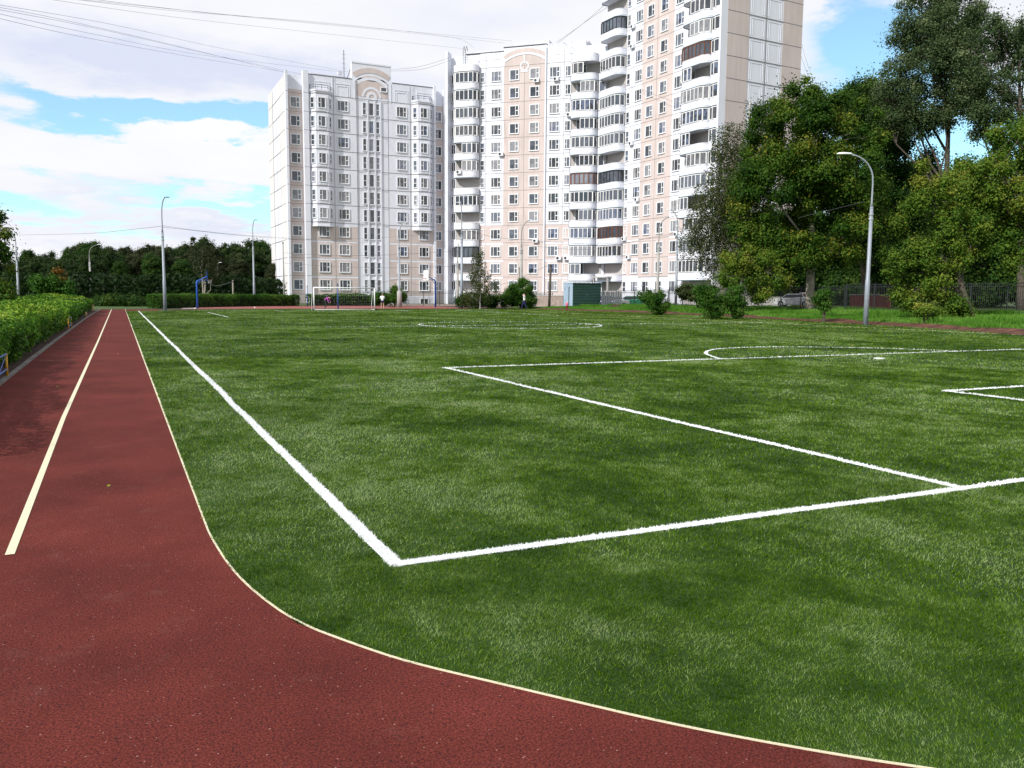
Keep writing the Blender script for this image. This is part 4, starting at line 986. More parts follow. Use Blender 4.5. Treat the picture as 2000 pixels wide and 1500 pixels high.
    b = MB(); b.box(3.2, 9.1, 2.0, 3.0, 35.3, 36.5); b.box(16.5, 22.0, 2, 3, 35.3, 36.3); b.box(7.4, 8.1, 1.0, 1.6, 36.5, 37.0); b.build('roof_box', M['offwhite'], root)
    b = MB(); b.tube([(8.3, .8, 35.3), (8.3, .8, 40.3)], .05, 6)
    for z in (37.5, 38.2, 39.0, 39.6): b.tube([(7.95, .8, z), (8.65, .8, z)], .02, 4)
    b.tube([(8.8, .8, 36), (9.4, .9, 37.6)], .05, 5); b.build('antenna', M['dark'], root)
def building_B():
    ang = R(43); root = empty('apartment_block', (56.684, 127.891, 0), -ang); tag(root, 'thirteen-storey block with rounded balconies and a pink arch-topped strip, in the middle', 'apartment building')
    K = 13; zk = [3.05+2.80*k for k in range(K)]
    b = MB(); b.box(-8.05, 18.4, .3, 14, -.5, 40.2, 0); b.box(-7.0, 18.2, 0, .3, -.5, 40.3, 0); b.box(1.36, 8.44, -.15, -.001, -.5, 41.0, 0)
    b.box(-2.7, 1.355, -.1, -.002, -.5, 40.45); b.box(8.445, 12.4, -.1, -.002, -.5, 40.45)
    b.build('wall', M['white'], root)
    b = MB(); b.box(-8.3, -7.9, -1.4, .3, -.5, 40.9); b.box(8.3, 8.5, -.35, -.15, -.5, 40.9); b.box(18.0, 18.4, -.6, 0, -.5, 39.8); b.build('pilaster', M['white'], root)
    b = MB(); b.box(1.37, 8.28, -.17, -.15, 2.0, 38.15)
    for a, c in ((-2.7, 1.35), (8.52, 12.4)):
        zz = [1.6]+[zk[k]+1.45 for k in range(3)]
        for i, z in enumerate(zz): b.box(a+.02, c-.02, -.12, -.1, z, (zk[i]+1.15) if i < 3 else 12.85)
    uc = 4.85
    pts = [(1.45, 38.15)]+[(uc+6.0*math.cos(a), 33.75+6.0*math.sin(a)) for a in np.linspace(R(124.5), R(55.5), 16)]+[(8.22, 38.15)]; b.plate(pts[::-1], -.17, -.15)
    b.build('pink_panels', M['pink'], root)
    b = MB(); arc_band(b, uc, 33.75, 6.35, 6.95, R(58.5), R(121.5), -.18, -.15, 0); b.build('pink_panels', M['pink'], root)
    b = MB(); arc_band(b, uc, 33.75, 5.95, 6.3, R(56), R(124), -.23, -.17, 0); b.box(uc-.1, uc+.1, -.23, -.17, 38.6, 39.8); arc_band(b, uc, 37.9, .55, .75, 0, 2*math.pi, -.23, -.17, 0); b.box(uc-.65, uc+.65, -.22, -.171, 37.0, 37.25); b.build('gable_moulding', M['white'], root)
    b = MB(); b.box(-2.7, 1.35, -.16, -.12, -.5, 1.5); b.box(1.37, 8.28, -.20, -.17, -.5, 1.9); b.box(8.52, 12.4, -.16, -.12, -.5, 1.5); b.build('plinth', M['grey'], root)
    js = [zk[k]+1.42 for k in range(K)]
    b = MB(); joint_grid(b, 1.37, 8.28, js, [4.85], 2, 38, -.172); joint_grid(b, -2.7, 1.35, js[3:], [-.0-1.7], 2, 40, -.102); joint_grid(b, 8.52, 12.4, js[3:], [11.4], 2, 40, -.102)
    b.build('panel_joints', M['joint'], root)
    for k in range(K):
        z = zk[k]; lo = k < 4
        window(root, .07, z, 1.5, 1.45, 'three', -.12 if lo else -.1); window(root, 3.16, z, 1.35, 1.45, 'two', -.17); window(root, 6.55, z, 1.35, 1.45, 'two', -.17)
        window(root, 9.85, z, 1.5, 1.45, 'three', -.12 if lo else -.1); window(root, -2.3, z, .5, 1.4, 'slit', -.1); window(root, 12.05, z, .75, 1.4, 'twoL', -.1)
        window(root, -7.4, z, .6, 1.4, 'plainpair', 0)
    # plates on the flat wall behind balconies, greyed in place of shaded recesses
    b = MB(); b.box(-6.9, -2.75, -.05, 0, .2, 38.0); b.box(12.5, 18.0, -.05, 0, .2, 38.6); b.build('balcony_back', M['recess_shade'], root)
    for k in range(K): window(root, 14.2, zk[k]-.2, 1.3, 1.9, 'plainpair', -.05)
    pl = balcony_plan(-6.9, -2.85, 1.6, 1.0); pr = balcony_plan(12.75, 17.0, 1.9, 1.2, True); ps = balcony_plan(17.02, 18.35, .9, .2)
    stL = ['open', 'open', 'open', 'full', 'right', 'open', 'full', 'open', 'right', 'right', 'full', 'full', 'full'][::1]
    stL = ['open', 'open', 'darkf', 'right', 'open', 'full', 'open', 'right', 'right', 'full', 'full', 'full', 'full']
    stR = ['full', 'left', 'full', 'full', 'right', 'full', 'brown', 'right', 'full', 'right', 'full', 'right', 'left']
    for k in range(K):
        z = zk[k]-1.95
        balcony(root, 'BL', pl, z, 0, stL[k]); balcony(root, 'BR', pr, z, 0, stR[k]); balcony(root, 'BS', ps, z, 0, 'full' if stR[k] != 'left' else 'open')
    b = MB(); b.prism(pl, zk[-1]+.85, zk[-1]+1.9); b.prism(pr, zk[-1]+.85, zk[-1]+2.1); b.prism(ps, zk[-1]+.85, zk[-1]+1.7); b.build('canopy', M['white'], root)
    for u, k in [(6.9, 12), (10.1, 12), (10.9, 2), (12.2, 2), (1.0, 8), (7.0, 3), (12.3, 10), (-5.8, 7)]: ac_unit(root, u, zk[k]-1.15, -.17 if u > 0 or u > -5 else -1.6)
    # attic frames, roof
    b = MB()
    for u in (-.0, 9.85, 11.9, -2.2):
        for s in (-1, 1): b.box(u+s*.9-.05, u+s*.9+.05, -.14, -.1, 38.2, 39.3)
        b.box(u-.95, u+.95, -.143, -.1, 39.3, 39.4)
    b.build('relief_frames', M['white'], root)
    b = MB(); b.box(-5.2, 1.36, -.16, .4, 40.45, 40.55); b.box(1.3, 8.5, -.25, .5, 41.0, 41.1); b.build('cornice', M['dark'], root)
    b = MB(); b.box(-4.5, 3, 2, 2.6, 40.2, 41.4); b.box(2, 8, 3, 6, 40.2, 42.6); b.box(8.5, 14.6, 1.0, 7, 40.2, 41.4); b.box(9.5, 14.0, 5, 9, 40.2, 42.6); b.build('roof_box', M['offwhite'], root)
    b = MB()
    for u in (-5.6, -5.15): b.tube([(u, -.35, 38.0), (u, -.35, 41.2), (u, .1, 41.9), (u, .6, 41.2)], .035, 5)
    for i in range(9): b.tube([(-5.6, -.35, 38.1+.38*i), (-5.15, -.35, 38.1+.38*i)], .03, 4)
    b.build('roof_ladder', M['dark'], root)
def building_C():
    ang = R(86); root = empty('apartment_block', (70.506, 106.639, 0), -ang); tag(root, 'tallest block, rising past the top of the view, with a pink and white end wall', 'apartment building')
    K = 17; zk = [2.91+2.80*k for k in range(K)]; TOP = 52
    b = MB(); b.box(-9.0, 17.65, .3, 13.4, -.5, TOP); b.box(-9.0, 17.6, 0, .3, -.5, TOP)
    b.box(-3.5, .34, -.1, -.001, -.5, TOP); b.box(7.26, 10.2, -.1, -.002, -.5, TOP); b.box(.345, 7.255, -.08, -.003, -.5, TOP)
    b.build('wall', M['white'], root)
    b = MB(); b.box(.36, 7.24, -.1, -.08, 4.3, TOP)
    for a, c in ((-3.48, .33), (7.27, 10.18)):
        zz = [4.6]+[zk[k]+1.45 for k in (1, 2)]
        for i, z in enumerate(zz): b.box(a, c, -.12, -.1, z, zk[i+1]+1.2)
    for a, c in ((.0, 3.68), (9.75, 13.4)): b.box(17.66, 17.69, a+.01, c-.01, -.5, TOP)
    b.build('pink_panels', M['pink'], root)
    js = [zk[k]+1.42 for k in range(K)]
    b = MB(); joint_grid(b, .36, 7.24, js, [3.7], 4.3, TOP, -.102); joint_grid(b, -3.5, .34, js[3:], [], 0, 1, -.102); joint_grid(b, 7.27, 10.2, js[3:], [], 0, 1, -.102)
    for z in js: b.box(17.65, 17.70, 0, 13.4, z-.045, z+.045)
    for y in (6.72,): b.box(17.65, 17.70, y-.05, y+.05, -.5, TOP)
    b.build('panel_joints', M['joint'], root)
    b = MB()
    for k in range(K):   # shallow sunk frames on the white end panels
        for a, c in ((3.75, 6.66), (6.78, 9.7)):
            z0 = js[k]-2.7; z1 = js[k]-.1
            for d in (0, .32):
                b.box(17.65, 17.685-.01*(d > 0), a+.22+d, a+.30+d, z0+.2, z1-.2); b.box(17.65, 17.685-.01*(d > 0), c-.30-d, c-.22-d, z0+.2, z1-.2)
            b.box(17.65, 17.68, a+.22, c-.22, z1-.28, z1-.2)
    b.build('relief_frames', M['white'], root)
    for k in range(K):
        z = zk[k]; lo = 0 < k < 4
        window(root, -.5, z, 1.45, 1.45, 'three', -.12 if lo else -.1); window(root, 2.15, z, 1.3, 1.45, 'two', -.1); window(root, 5.2, z, 1.3, 1.45, 'two', -.1)
        window(root, 8.5, z, 1.6, 1.45, 'three', -.12 if lo else -.1); window(root, -2.95, z, .6, 1.4, 'slit', -.1)
        if k % 2 == 0: window(root, 11.3, z-.1, .9, 1.6, 'twoL', 0)
    b = MB(); b.box(-8.6, -3.6, -.05, 0, .2, TOP); b.box(10.4, 17.4, -.04, 0, .2, TOP); b.build('balcony_back', M['recess_shade'], root)
    b = MB(); b.box(17.35, 17.66, -1.1, 0, -.5, TOP); b.build('pilaster', M['white'], root)
    pl = balcony_plan(-8.5, -3.65, 1.7, 1.1); pr = balcony_plan(10.45, 15.8, 1.8, 1.2, True); ps = balcony_plan(15.82, 17.3, 1.05, .2)
    stL = ['open', 'open', 'full', 'brown', 'full', 'full', 'darkf', 'open', 'full', 'full', 'full', 'open', 'full', 'open', 'darkf', 'open', 'full']
    stR = ['open', 'full', 'full', 'right', 'left', 'full', 'right', 'left', 'full', 'full', 'left', 'brown', 'right', 'right', 'full', 'full', 'right']
    for k in range(K):
        z = zk[k]-1.95
        if k > 0: balcony(root, 'CL', pl, z, 0, stL[k]); balcony(root, 'CR', pr, z, 0, stR[k]); balcony(root, 'CS', ps, z, 0, 'full' if stR[k] not in ('open',) else 'open')
    for u, k in [(-1.9, 13), (-1.9, 14), (-1.7, 8), (.0, 5), (-3.0, 3), (9.2, 3), (9.9, 7), (-1.8, 2)]: ac_unit(root, u, zk[k]-1.15, -.1)
    b = MB(); b.tube([(-6.6, -.6, zk[9]-1.3), (-6.6, -.601, zk[9]-1.2)], .2, 6)
    # entrance canopy at the inner corner
    b = MB(); b.box(-8.3, -4.2, -2.4, -.1, 4.3, 4.5); b.box(-8.2, -8.0, -2.3, -2.1, -.3, 4.3); b.box(-4.5, -4.3, -2.3, -2.1, -.3, 4.3); b.build('entrance_canopy', M['grey'], root)
building_A(); building_B(); building_C()

# ------------------------------------------------------------------ lamp posts, poles, wires
def lamp(px, D, py_top, label, arm, headside, z0=None, name='street_lamp', mat='lampgrey', r=.10, headmat='lampwhite', base_r=None, hs=1.0, thin=.42):
    x, y = P2(px, D); z = Z(x, y) if z0 is None else z0; H = hgt(py_top, D, px)-z; root = empty(name, (x, y, z)); tag(root, label, 'street lamp', 'street lamps')
    ax = Vector((CR.x, CR.y, 0)).normalized()*headside
    hs_ = H*.70; b = MB()
    b.tube([(0, 0, -.3), (0, 0, H*.27), (0, 0, H*.275), (0, 0, hs_)], [r*1.35, r*1.25, r*1.05, r*.85], 12); b.build('pole', M[mat], root, True)
    b = MB(); pts = [Vector((0, 0, hs_-.1)), Vector((0, 0, hs_+.25)), Vector((0, 0, hs_+(H-hs_)*.45))]
    for i in range(1, 9):
        a = i/8*math.pi/2*.93; pts.append(Vector((0, 0, H-(H-hs_)*.50))+ax*(arm*(1-math.cos(a)))+Vector((0, 0, (H-hs_)*.50*math.sin(a))))
    b.tube(pts, [r*.9, r*.5]+[r*thin]*(len(pts)-2), 8); b.build('arm', M[mat], root, True)
    p = pts[-1]; b = MB(); L_ = .75*hs; s = ax.cross(Vector((0, 0, 1)))
    prof = [(0, .05, .04), (.12, .11, .07), (.55, .15, .09), (.9, .12, .07), (1.0, .05, .03)]
    rings = []
    for t, w, h in prof:
        c = p+ax*(t*L_-.05)+Vector((0, 0, .03)); rings.append([c+s*w*hs*math.cos(a)+Vector((0, 0, h*hs*(math.sin(a) if math.sin(a) > 0 else .45*math.sin(a)))) for a in [i*math.pi/5 for i in range(10)]])
    vs = [tuple(v) for rg in rings for v in rg]; F = [(i*10+j, i*10+(j+1) % 10, (i+1)*10+(j+1) % 10, (i+1)*10+j) for i in range(4) for j in range(10)]+[tuple(range(10))[::-1], tuple(range(40, 50))]
    b.add(vs, F); b.build('lamp_head', M[headmat], root, True)
    if base_r:
        b = MB(); b.tube([(0, 0, -.1), (0, 0, 1.9), (0, 0, 2.0)], [base_r, base_r, r*1.3], 12); b.build('pole_base', M['concrete'], root, True)
    for zz in (hs_*.94, hs_*.90):
        b = MB(); b.tube([(0, 0, zz-.06), (0, 0, zz+.06)], r*1.15, 10); b.build('clamp', M['galv'], root)
    return root
x_, y_ = 38.6, 35.0
L2D = x_*math.sin(YAW)+y_*math.cos(YAW)
lamp(1688, L2D, 302, 'near pale grey lamp post with a white head at the right edge of the pitch', 1.45, -1, r=.108, hs=1.15)
lamp(324, 72.2, 386, 'tall grey lamp post at the far left corner of the pitch', .35, 1, r=.11, hs=.6, headmat='dark')
lamp(901, 96.5, 396, 'grey lamp post at the far edge of the pitch, right of the right hoop', .15, -1, r=.14, hs=.7)
lamp(498, 105, 430, 'thin lamp post behind the back hedge beside the left block', .30, 1, r=.11, hs=.6, headmat='dark')
lamp(40, 118, 449, 'lamp post at the far left, its arm bending left over the hedge', 1.3, -1, r=.14, hs=.8)
lamp(181, 140, 478, 'lamp post with a concrete shaft in front of the wood', 1.6, 1, r=.16, hs=.7, mat='concrete', thin=.22)
lamp(428, 150, 513, 'small lamp post in front of the wood between the left hoop and block', .3, 1, r=.11, hs=.8)
lamp(780, 99, 438, 'lamp post with a thick base in front of the left block', .5, 1, r=.12, base_r=.28, hs=.6)
lamp(1016, 100, 430, 'lamp post with an arm to the right in front of the middle block', 1.1, 1, r=.17, mat='concrete', hs=.6)
lamp(1281, 92, 424, 'lamp post with an arm to the right in front of the tallest block', 1.2, 1, r=.15, mat='concrete', hs=.7)
lamp(1317, 95, 410, 'lamp post with an arm to the left beside the weeping birch', 1.0, -1, r=.12, hs=.7)
lamp(893, 112, 475, 'short concrete lamp post behind a taller grey one', .2, 1, r=.15, mat='concrete', hs=.5)
def pole(px, D, py_top, label, r=.12, mat='palebark', lean=0.0, name='utility_pole', cat='pole', py_bot=None, group=None):
    x, y = P2(px, D); z = Z(x, y); H = hgt(py_top, D, px)-z; root = empty(name, (x, y, z)); tag(root, label, cat, group)
    b = MB(); b.tube([(0, 0, -.3), (CR.x*lean*.5, CR.y*lean*.5, H*.5), (CR.x*lean, CR.y*lean, H)], [r, r*.85, r*.7], 10); b.build('shaft', M[mat], root, True)
    b = MB(); b.tube([(CR.x*lean, CR.y*lean, H-.25), (CR.x*lean, CR.y*lean, H-.12)], r*.95, 8); b.build('cap_band', M['dark'], root)
    return root
pole(556, 112, 472, 'thin concrete pole against the end of the left block', .11, 'concrete')
pole(1071, 101, 516, 'dark wooden pole in front of the middle block', .17, 'bark', .15)
pole(1013, 101.5, 522, 'short dark post strapped beside the lamp post with an arm to the right', .10, 'bark')
pole(400, 108, 551, 'leaning grey post of the sagging rope, left one', .11, 'palebark', .25, name='fence_post')
pole(457, 108, 547, 'upright grey post of the sagging rope, right one', .12, 'palebark', 0, name='fence_post')
pole(601, 101, 557, 'blue volleyball post left of the goal', .055, 'blue', 0, name='volleyball_post')
pole(660.5, 88, 553, 'blue volleyball post seen through the goal', .075, 'blue', 0, name='volleyball_post')

def wire(pts, label, r=.02, name='overhead_cable', group='overhead cables'):
    "pts: (px, py, depth) along the cable; a quadratic through them"
    P = [far(*p) for p in pts]; out = []
    n = len(P)
    for i in range(n-1):
        p0 = P[max(i-1, 0)]; p1 = P[i]; p2 = P[i+1]; p3 = P[min(i+2, n-1)]
        for k in range(8):
            t = k/8; out.append(.5*((2*p1)+(p2-p0)*t+(2*p0-5*p1+4*p2-p3)*t*t+(3*p1-p0-3*p2+p3)*t**3))
    out.append(P[-1]); b = MB(); b.tube(out, r, 4, cap=False); o = b.build(name, M['cable']); tag(o, label, 'cable', group)
W1 = [([(-60, 4, 50), (120, 38, 70), (330, 86, 100), (563, 143, 135)], 'cable from the top left of the sky to the left corner of the left block'),
      ([(-60, 8, 48), (200, 58, 78), (420, 108, 112), (600, 147, 136)], 'cable ending at the tall white fin of the left block'),
      ([(-60, 14, 47), (180, 66, 72), (400, 108, 105), (672, 141, 137)], 'cable from the top left of the sky to the roof antenna of the left block'),
      ([(-60, 0, 52), (220, 48, 80), (450, 98, 112), (680, 140, 137)], 'highest of the cables running to the roof antenna of the left block'),
      ([(-60, 22, 46), (160, 72, 70), (380, 112, 100), (590, 146, 136)], 'lowest of the cable bundle over the left block'),
      ([(60, -12, 60), (350, 22, 85), (640, 45, 112), (878, 72, 140), (925, 92, 139)], 'cable running across the sky to the ladder of the middle block'),
      ([(90, -8, 60), (420, 26, 90), (720, 54, 118), (1000, 80, 142)], 'upper cable running across the sky to the roof of the middle block'),
      ([(110, -10, 60), (450, 30, 90), (760, 60, 120), (985, 84, 142)], 'lower cable running across the sky to the roof of the middle block'),
      ([(40, -10, 60), (330, 32, 85), (600, 62, 110), (915, 96, 140)], 'lowest of the cables that end near the ladder of the middle block'),
      ([(762, 136, 138), (820, 130, 137), (880, 112, 136)], 'upper short cable between the left and middle roofs'),
      ([(762, 139, 138), (825, 135, 137), (880, 117, 136)], 'lower short cable between the left and middle roofs'),
      ([(1086, 83, 140), (1140, 45, 125), (1200, -8, 110)], 'cable rising from the middle roof box past the tower'),
      ([(1090, 84, 140), (1150, 38, 122), (1225, -10, 105)], 'second cable rising from the middle roof to the upper right'),
      ([(1548, 40, 150), (1565, 110, 160), (1585, 165, 165)], 'left of two thin cables hanging behind the tallest block'),
      ([(1556, 40, 150), (1572, 110, 160), (1590, 160, 165)], 'right of two thin cables hanging behind the tallest block'),
      ([(38, 459, 118), (170, 456, 95), (250, 449, 83), (321, 441, 72)], 'wire between the leftmost lamp post and the corner lamp post'),
      ([(321, 441, 72), (400, 452, 84), (500, 461, 97), (640, 467, 100), (780, 462, 99), (900, 449, 96)], 'long sagging wire between the corner lamp post and far lamp post'),
      ([(321, 444, 72), (350, 447, 78), (520, 464, 120), (740, 475, 130)], 'lower wire leaving the corner lamp post to the right'),
      ([(556, 494, 112), (660, 499, 106), (780, 497, 99), (893, 490, 112)], 'upper wire across the lower storeys of the left block'),
      ([(556, 514, 112), (660, 521, 106), (780, 523, 99), (893, 520, 112)], 'lower wire across the lower storeys of the left block'),
      ([(901, 447, 96), (960, 462, 98), (1017, 468, 100), (1150, 476, 98), (1281, 470, 92)], 'wire between the far lamp post and tallest block lamp post'),
      ([(1017, 478, 100), (1150, 487, 98), (1281, 462, 92), (1317, 458, 95)], 'wire from the arm lamp post to the birch lamp post'),
      ([(700, 562, 99), (740, 553, 99), (780, 545, 99)], 'wire sloping up to the thick-based lamp post'),
      ([(780, 545, 99), (840, 562, 100), (893, 568, 112)], 'wire sloping down right from the thick-based lamp post'),
      ([(975, 557, 98), (1010, 545, 100), (1071, 518, 101)], 'wire climbing to the dark wooden pole'),
      ([(404, 552, 108), (425, 558, 108), (457, 549, 108)], 'sagging rope between two grey posts')]
for pts, lb in W1: wire(pts, lb, .02 if pts[0][2] > 90 else .014)
wire([(1688, 394, L2D), (1630, 408, L2D+8), (1560, 425, L2D+18)], 'thin wire from the near lamp post into the big maple', .01)

# ------------------------------------------------------------------ fences
def fence(pA, pB, h, label, span=2.5, group=None, step=.13, bottom=.12):
    A = Vector((pA[0], pA[1], 0)); Bv = Vector((pB[0], pB[1], 0)); L_ = (Bv-A).length; t = (Bv-A)/L_; ang = math.atan2(t.y, t.x)
    root = empty('picket_fence', (A.x, A.y, 0), ang); tag(root, label, 'fence', group)
    n = max(1, round(L_/span)); sp = L_/n; zf = lambda s: Z(A.x+t.x*s, A.y+t.y*s)
    post = MB(); post.box(-.035, .035, -.035, .035, -.2, h+.05); pm = post.mesh('post', M['fence'])
    for i in range(n+1): put('post', pm, root, (i*sp, 0, zf(i*sp)))
    b = MB(); r = MB()
    for i in range(n):
        z0 = (zf(i*sp)+zf((i+1)*sp))/2; m_ = int(sp/step)
        for k in range(1, m_): u = i*sp+k*sp/m_; b.box(u-.011, u+.011, -.011, .011, z0+bottom-.08, z0+h)
        for zz in (z0+bottom, z0+h-.22, z0+h): r.box(i*sp+.036, (i+1)*sp-.036, -.018, .018, zz-.018, zz+.018)
    b.build('pickets', M['fence'], root); r.build('rails', M['fence'], root)
fence(P2(2120, 55), P2(1648, 70), 2.15, 'tall black picket fence on the bank behind the near lamp post', step=.14)
fence(P2(1645, 70.5), P2(1304, 94), 2.0, 'black picket fence under the birch and the big maple', step=.15)
fence(P2(1302, 95), P2(1176, 104), 1.75, 'lower black picket fence right of the green shed', step=.17)
fence((26, 109.5), (42.5, 109.5), 1.95, 'black picket fence behind the court below the left block', step=.17)
fence((42.8, 109.5), (52.5, 99.5), 1.9, 'black picket fence behind the walking man', step=.2)
# low pipe railings beside the kerb
def railing(y0, y1, label, h=.42):
    root = empty('low_railing', (-1.93, y1, 0)); tag(root, label, 'railing', 'low pipe railings beside the kerb'); L_ = y1-y0
    for s in (0, L_): b = MB(); b.tube([(0, -s, -.05), (0, -s, h)], .022, 8); b.build('post', M['yellow'], root, True)
    for z in (.16, h-.01): b = MB(); b.tube([(0, -.02, z), (0, -L_+.02, z)], .016, 8); b.build('rail', M['royal'], root, True)
    b = MB(); b.tube([(0, -.05, h-.03), (0, -L_/2, .17)], .008, 5); b.build('brace', M['royal'], root)
railing(15.6, 17.9, 'nearest low yellow and blue railing, cut by the left edge of the view', .45)
railing(39.0, 41.3, 'second low yellow and blue railing along the hedge', .5)
railing(59.0, 60.7, 'third low railing along the hedge, far down the track', .3)
railing(74.5, 76.4, 'farthest low railing, at the end of the hedge', .55)

# ------------------------------------------------------------------ goal, hoops, shed
def goal(x0, x1, y, depth, label):
    root = empty('football_goal', ((x0+x1)/2, y, 0)); tag(root, label, 'goal'); w = (x1-x0)/2; h = 2.12
    for s in (-1, 1):
        b = MB(); b.tube([(s*w, 0, 0), (s*w, 0, h)], .055, 10); b.build('post', M['whitepaint'], root, True)
        b = MB(); b.tube([(s*w, 0, h-.03), (s*w, depth*.35, h-.12), (s*w, depth*.62, h*.75), (s*w, depth*.95, .6), (s*w, depth, .04)], .03, 8); b.tube([(s*w, 0, .04), (s*w, depth, .04)], .03, 8); b.build('side_frame', M['whitepaint'], root, True)
        b = MB(); b.box(s*w-.12 if s < 0 else s*w+.06, s*w+.0 if s < 0 else s*w+.3, -.1, .3, .0, .12); b.build('weight', M['black'], root)
    b = MB(); b.tube([(-w-.05, 0, h), (w+.05, 0, h)], .055, 10); b.build('crossbar', M['whitepaint'], root, True)
    b = MB(); b.tube([(-w, depth, .04), (w, depth, .04)], .03, 8); b.build('ground_bar', M['whitepaint'], root, True)
    b = MB()
    prof = [(0, h), (depth*.35, h-.12), (depth*.62, h*.75), (depth*.95, .6), (depth, .04)]
    def pr(t):
        i = min(3, int(t*4)); f = t*4-i; return (prof[i][0]+(prof[i+1][0]-prof[i][0])*f, prof[i][1]+(prof[i+1][1]-prof[i][1])*f)
    for i in range(1, 30): u = -w+2*w*i/30; b.tube([(u, *pr(t/8)) for t in range(9)], .0012, 3, cap=False)
    for i in range(1, 16): q = pr(i/16); b.tube([(-w, *q), (w, *q)], .0012, 3, cap=False)
    b.build('net', M['whitepaint'], root)
gl = far(620, 604, 77.5); gr = far(740.5, 604, 79.9)
goal(gl.x, gr.x, 79.3, -.0+1.1, 'white football goal on the far goal line')
def hoop(px, D, py_top, dirx, label, boardmat):
    x, y = P2(px, D); k = hgt(py_top, D, px)/3.95; root = empty('basketball_hoop', (x, y, 0)); tag(root, label, 'basketball hoop'); root.scale = (k, k, k)
    root.rotation_euler = (0, 0, dirx)
    b = MB(); b.tube([(0, 0, 0), (0, 0, 2.75), (.12, 0, 2.95)], [.11, .09, .09], 10); b.build('pole', M['royal'], root, True)
    b = MB(); b.tube([(.08, 0, 2.9), (.9, 0, 3.3), (1.02, 0, 3.35)], .06, 8); b.tube([(0, 0, 2.4), (.35, 0, 2.9), (.95, 0, 3.0)], .035, 6); b.build('arm', M['royal'], root, True)
    b = MB(); b.box(1.02, 1.07, -.9, .9, 2.9, 3.95); b.build('backboard', boardmat, root)
    b = MB(); b.tube([(1.3+.23*math.cos(i*math.pi/8), .23*math.sin(i*math.pi/8), 3.05) for i in range(17)], .018, 6); b.box(1.07, 1.09, -.1, .1, 3.0, 3.1); rim = b.build('rim', M['redc'], root)
    b = MB()
    for i in range(12):
        a = i*math.pi/6; b.tube([(1.3+.23*math.cos(a), .23*math.sin(a), 3.04), (1.3+.12*math.cos(a+.2), .12*math.sin(a+.2), 2.68)], .008, 3)
    b.build('hoop_net', M['whitepaint'], root)
hoop(387, 84.5, 529, R(-5), 'blue basketball hoop seen edge-on at the left end of the court', M['royal'])
hoop(850, 104, 528, R(178), 'basketball hoop with a white backboard at the right end of the court', M['whitepaint'])
def shed():
    root = empty('metal_shed', (50.2, 89.9, 0)); tag(root, 'corrugated metal shed with a green front and pale blue side beside the pitch', 'shed'); Wd, Dp, H = 4.0, 2.2, 2.95; z0 = Z(50.2, 89.9)
    n = 15; b = MB()
    for i in range(n):   # horizontal trapezoid ribs on the front
        z = .02+z0+(H-.1)*i/n; s = (H-.1)/n
        b.add([(0, 0, z), (Wd, 0, z), (Wd, 0, z+s*.5), (0, 0, z+s*.5), (0, -.10, z+s*.55), (Wd, -.10, z+s*.55), (Wd, -.10, z+s*.68), (0, -.10, z+s*.68), (0, 0, z+s), (Wd, 0, z+s)], [(0, 1, 2, 3), (3, 2, 5, 4), (4, 5, 6, 7), (7, 6, 9, 8)])
    b.build('front_wall', M['shedgreen'], root)
    b = MB(); m_ = 9
    for i in range(m_):
        y = Dp*i/m_; s = Dp/m_; b.add([(0, y, z0), (0, y+s*.5, z0), (0, y+s*.5, z0+H), (0, y, z0+H), (-.07, y+s*.6, z0), (-.07, y+s*.9, z0), (-.07, y+s*.9, z0+H), (-.07, y+s*.6, z0+H), (0, y+s, z0), (0, y+s, z0+H)], [(1, 0, 3, 2), (4, 1, 2, 7), (5, 4, 7, 6), (8, 5, 6, 9)])
    b.build('side_wall', M['shedblue'], root)
    b = MB(); b.add([(Wd, 0, z0), (Wd, Dp, z0), (Wd, Dp, H+z0), (Wd, 0, H+z0), (0, Dp, z0), (0, Dp, z0+H)], [(0, 1, 2, 3), (1, 4, 5, 2)]); b.build('rear_wall', M['shedblue'], root)
    b = MB(); n = 16
    for i in range(n):
        x = -.1+(Wd+.2)*i/n; s = (Wd+.2)/n; b.add([(x, -.2, z0+H), (x+s*.5, -.2, z0+H+.09), (x+s, -.2, z0+H), (x, Dp+.1, z0+H+.03), (x+s*.5, Dp+.1, z0+H+.12), (x+s, Dp+.1, z0+H+.03)], [(0, 1, 4, 3), (1, 2, 5, 4)])
    b.build('roof', M['shedblue'], root)
    b = MB(); b.box(1.9, 2.2, -.10, -.07, z0+1.45, z0+1.52); b.build('handle', M['galv'], root)
shed()
# paling behind the shed and boundary bits
b = MB()
x0, y0 = P2(1172, 101); 
for i in range(9): b.box(i*.28, i*.28+.22, 0, .03, -.1, 2.0)
o = empty('board_fence', (x0, y0, 0), R(-40)); tag(o, 'grey board fence panel just right of the green shed', 'fence'); b.build('boards', plain('weathered_boards', (.09, .10, .11), .9), o)
b = MB(); b.box(0, 2.5, .03, .07, .4, .5); b.box(0, 2.5, .03, .07, 1.5, 1.6); b.build('rails', M['galv'], o)
# soil heap
def heap(px, py, w, h, label):
    p = at(px, py, 0.0); z = Z(p.x, p.y); n = 24; V = []; F = []
    for i in range(7):
        r = 1-i/6
        for j in range(n): a = 2*math.pi*j/n; rr = w*r*(1+.2*math.sin(3*a+i)+.1*random.random()); V.append((p.x+rr*math.cos(a), p.y+rr*math.sin(a), z-.02+h*(1-r**1.5)+random.uniform(-.02, .02)))
    for i in range(6):
        for j in range(n): F.append((i*n+j, i*n+(j+1) % n, (i+1)*n+(j+1) % n, (i+1)*n+j))
    F.append(tuple(6*n+j for j in range(n)))
    me = bpy.data.meshes.new('soil_heap'); me.from_pydata(V, [], F); me.materials.append(M['dsoil']); tag(put('soil_heap', me), label, 'soil heap')
heap(1202, 606, .8, .35, 'small heap of dark soil on the grass edge right of the shed')

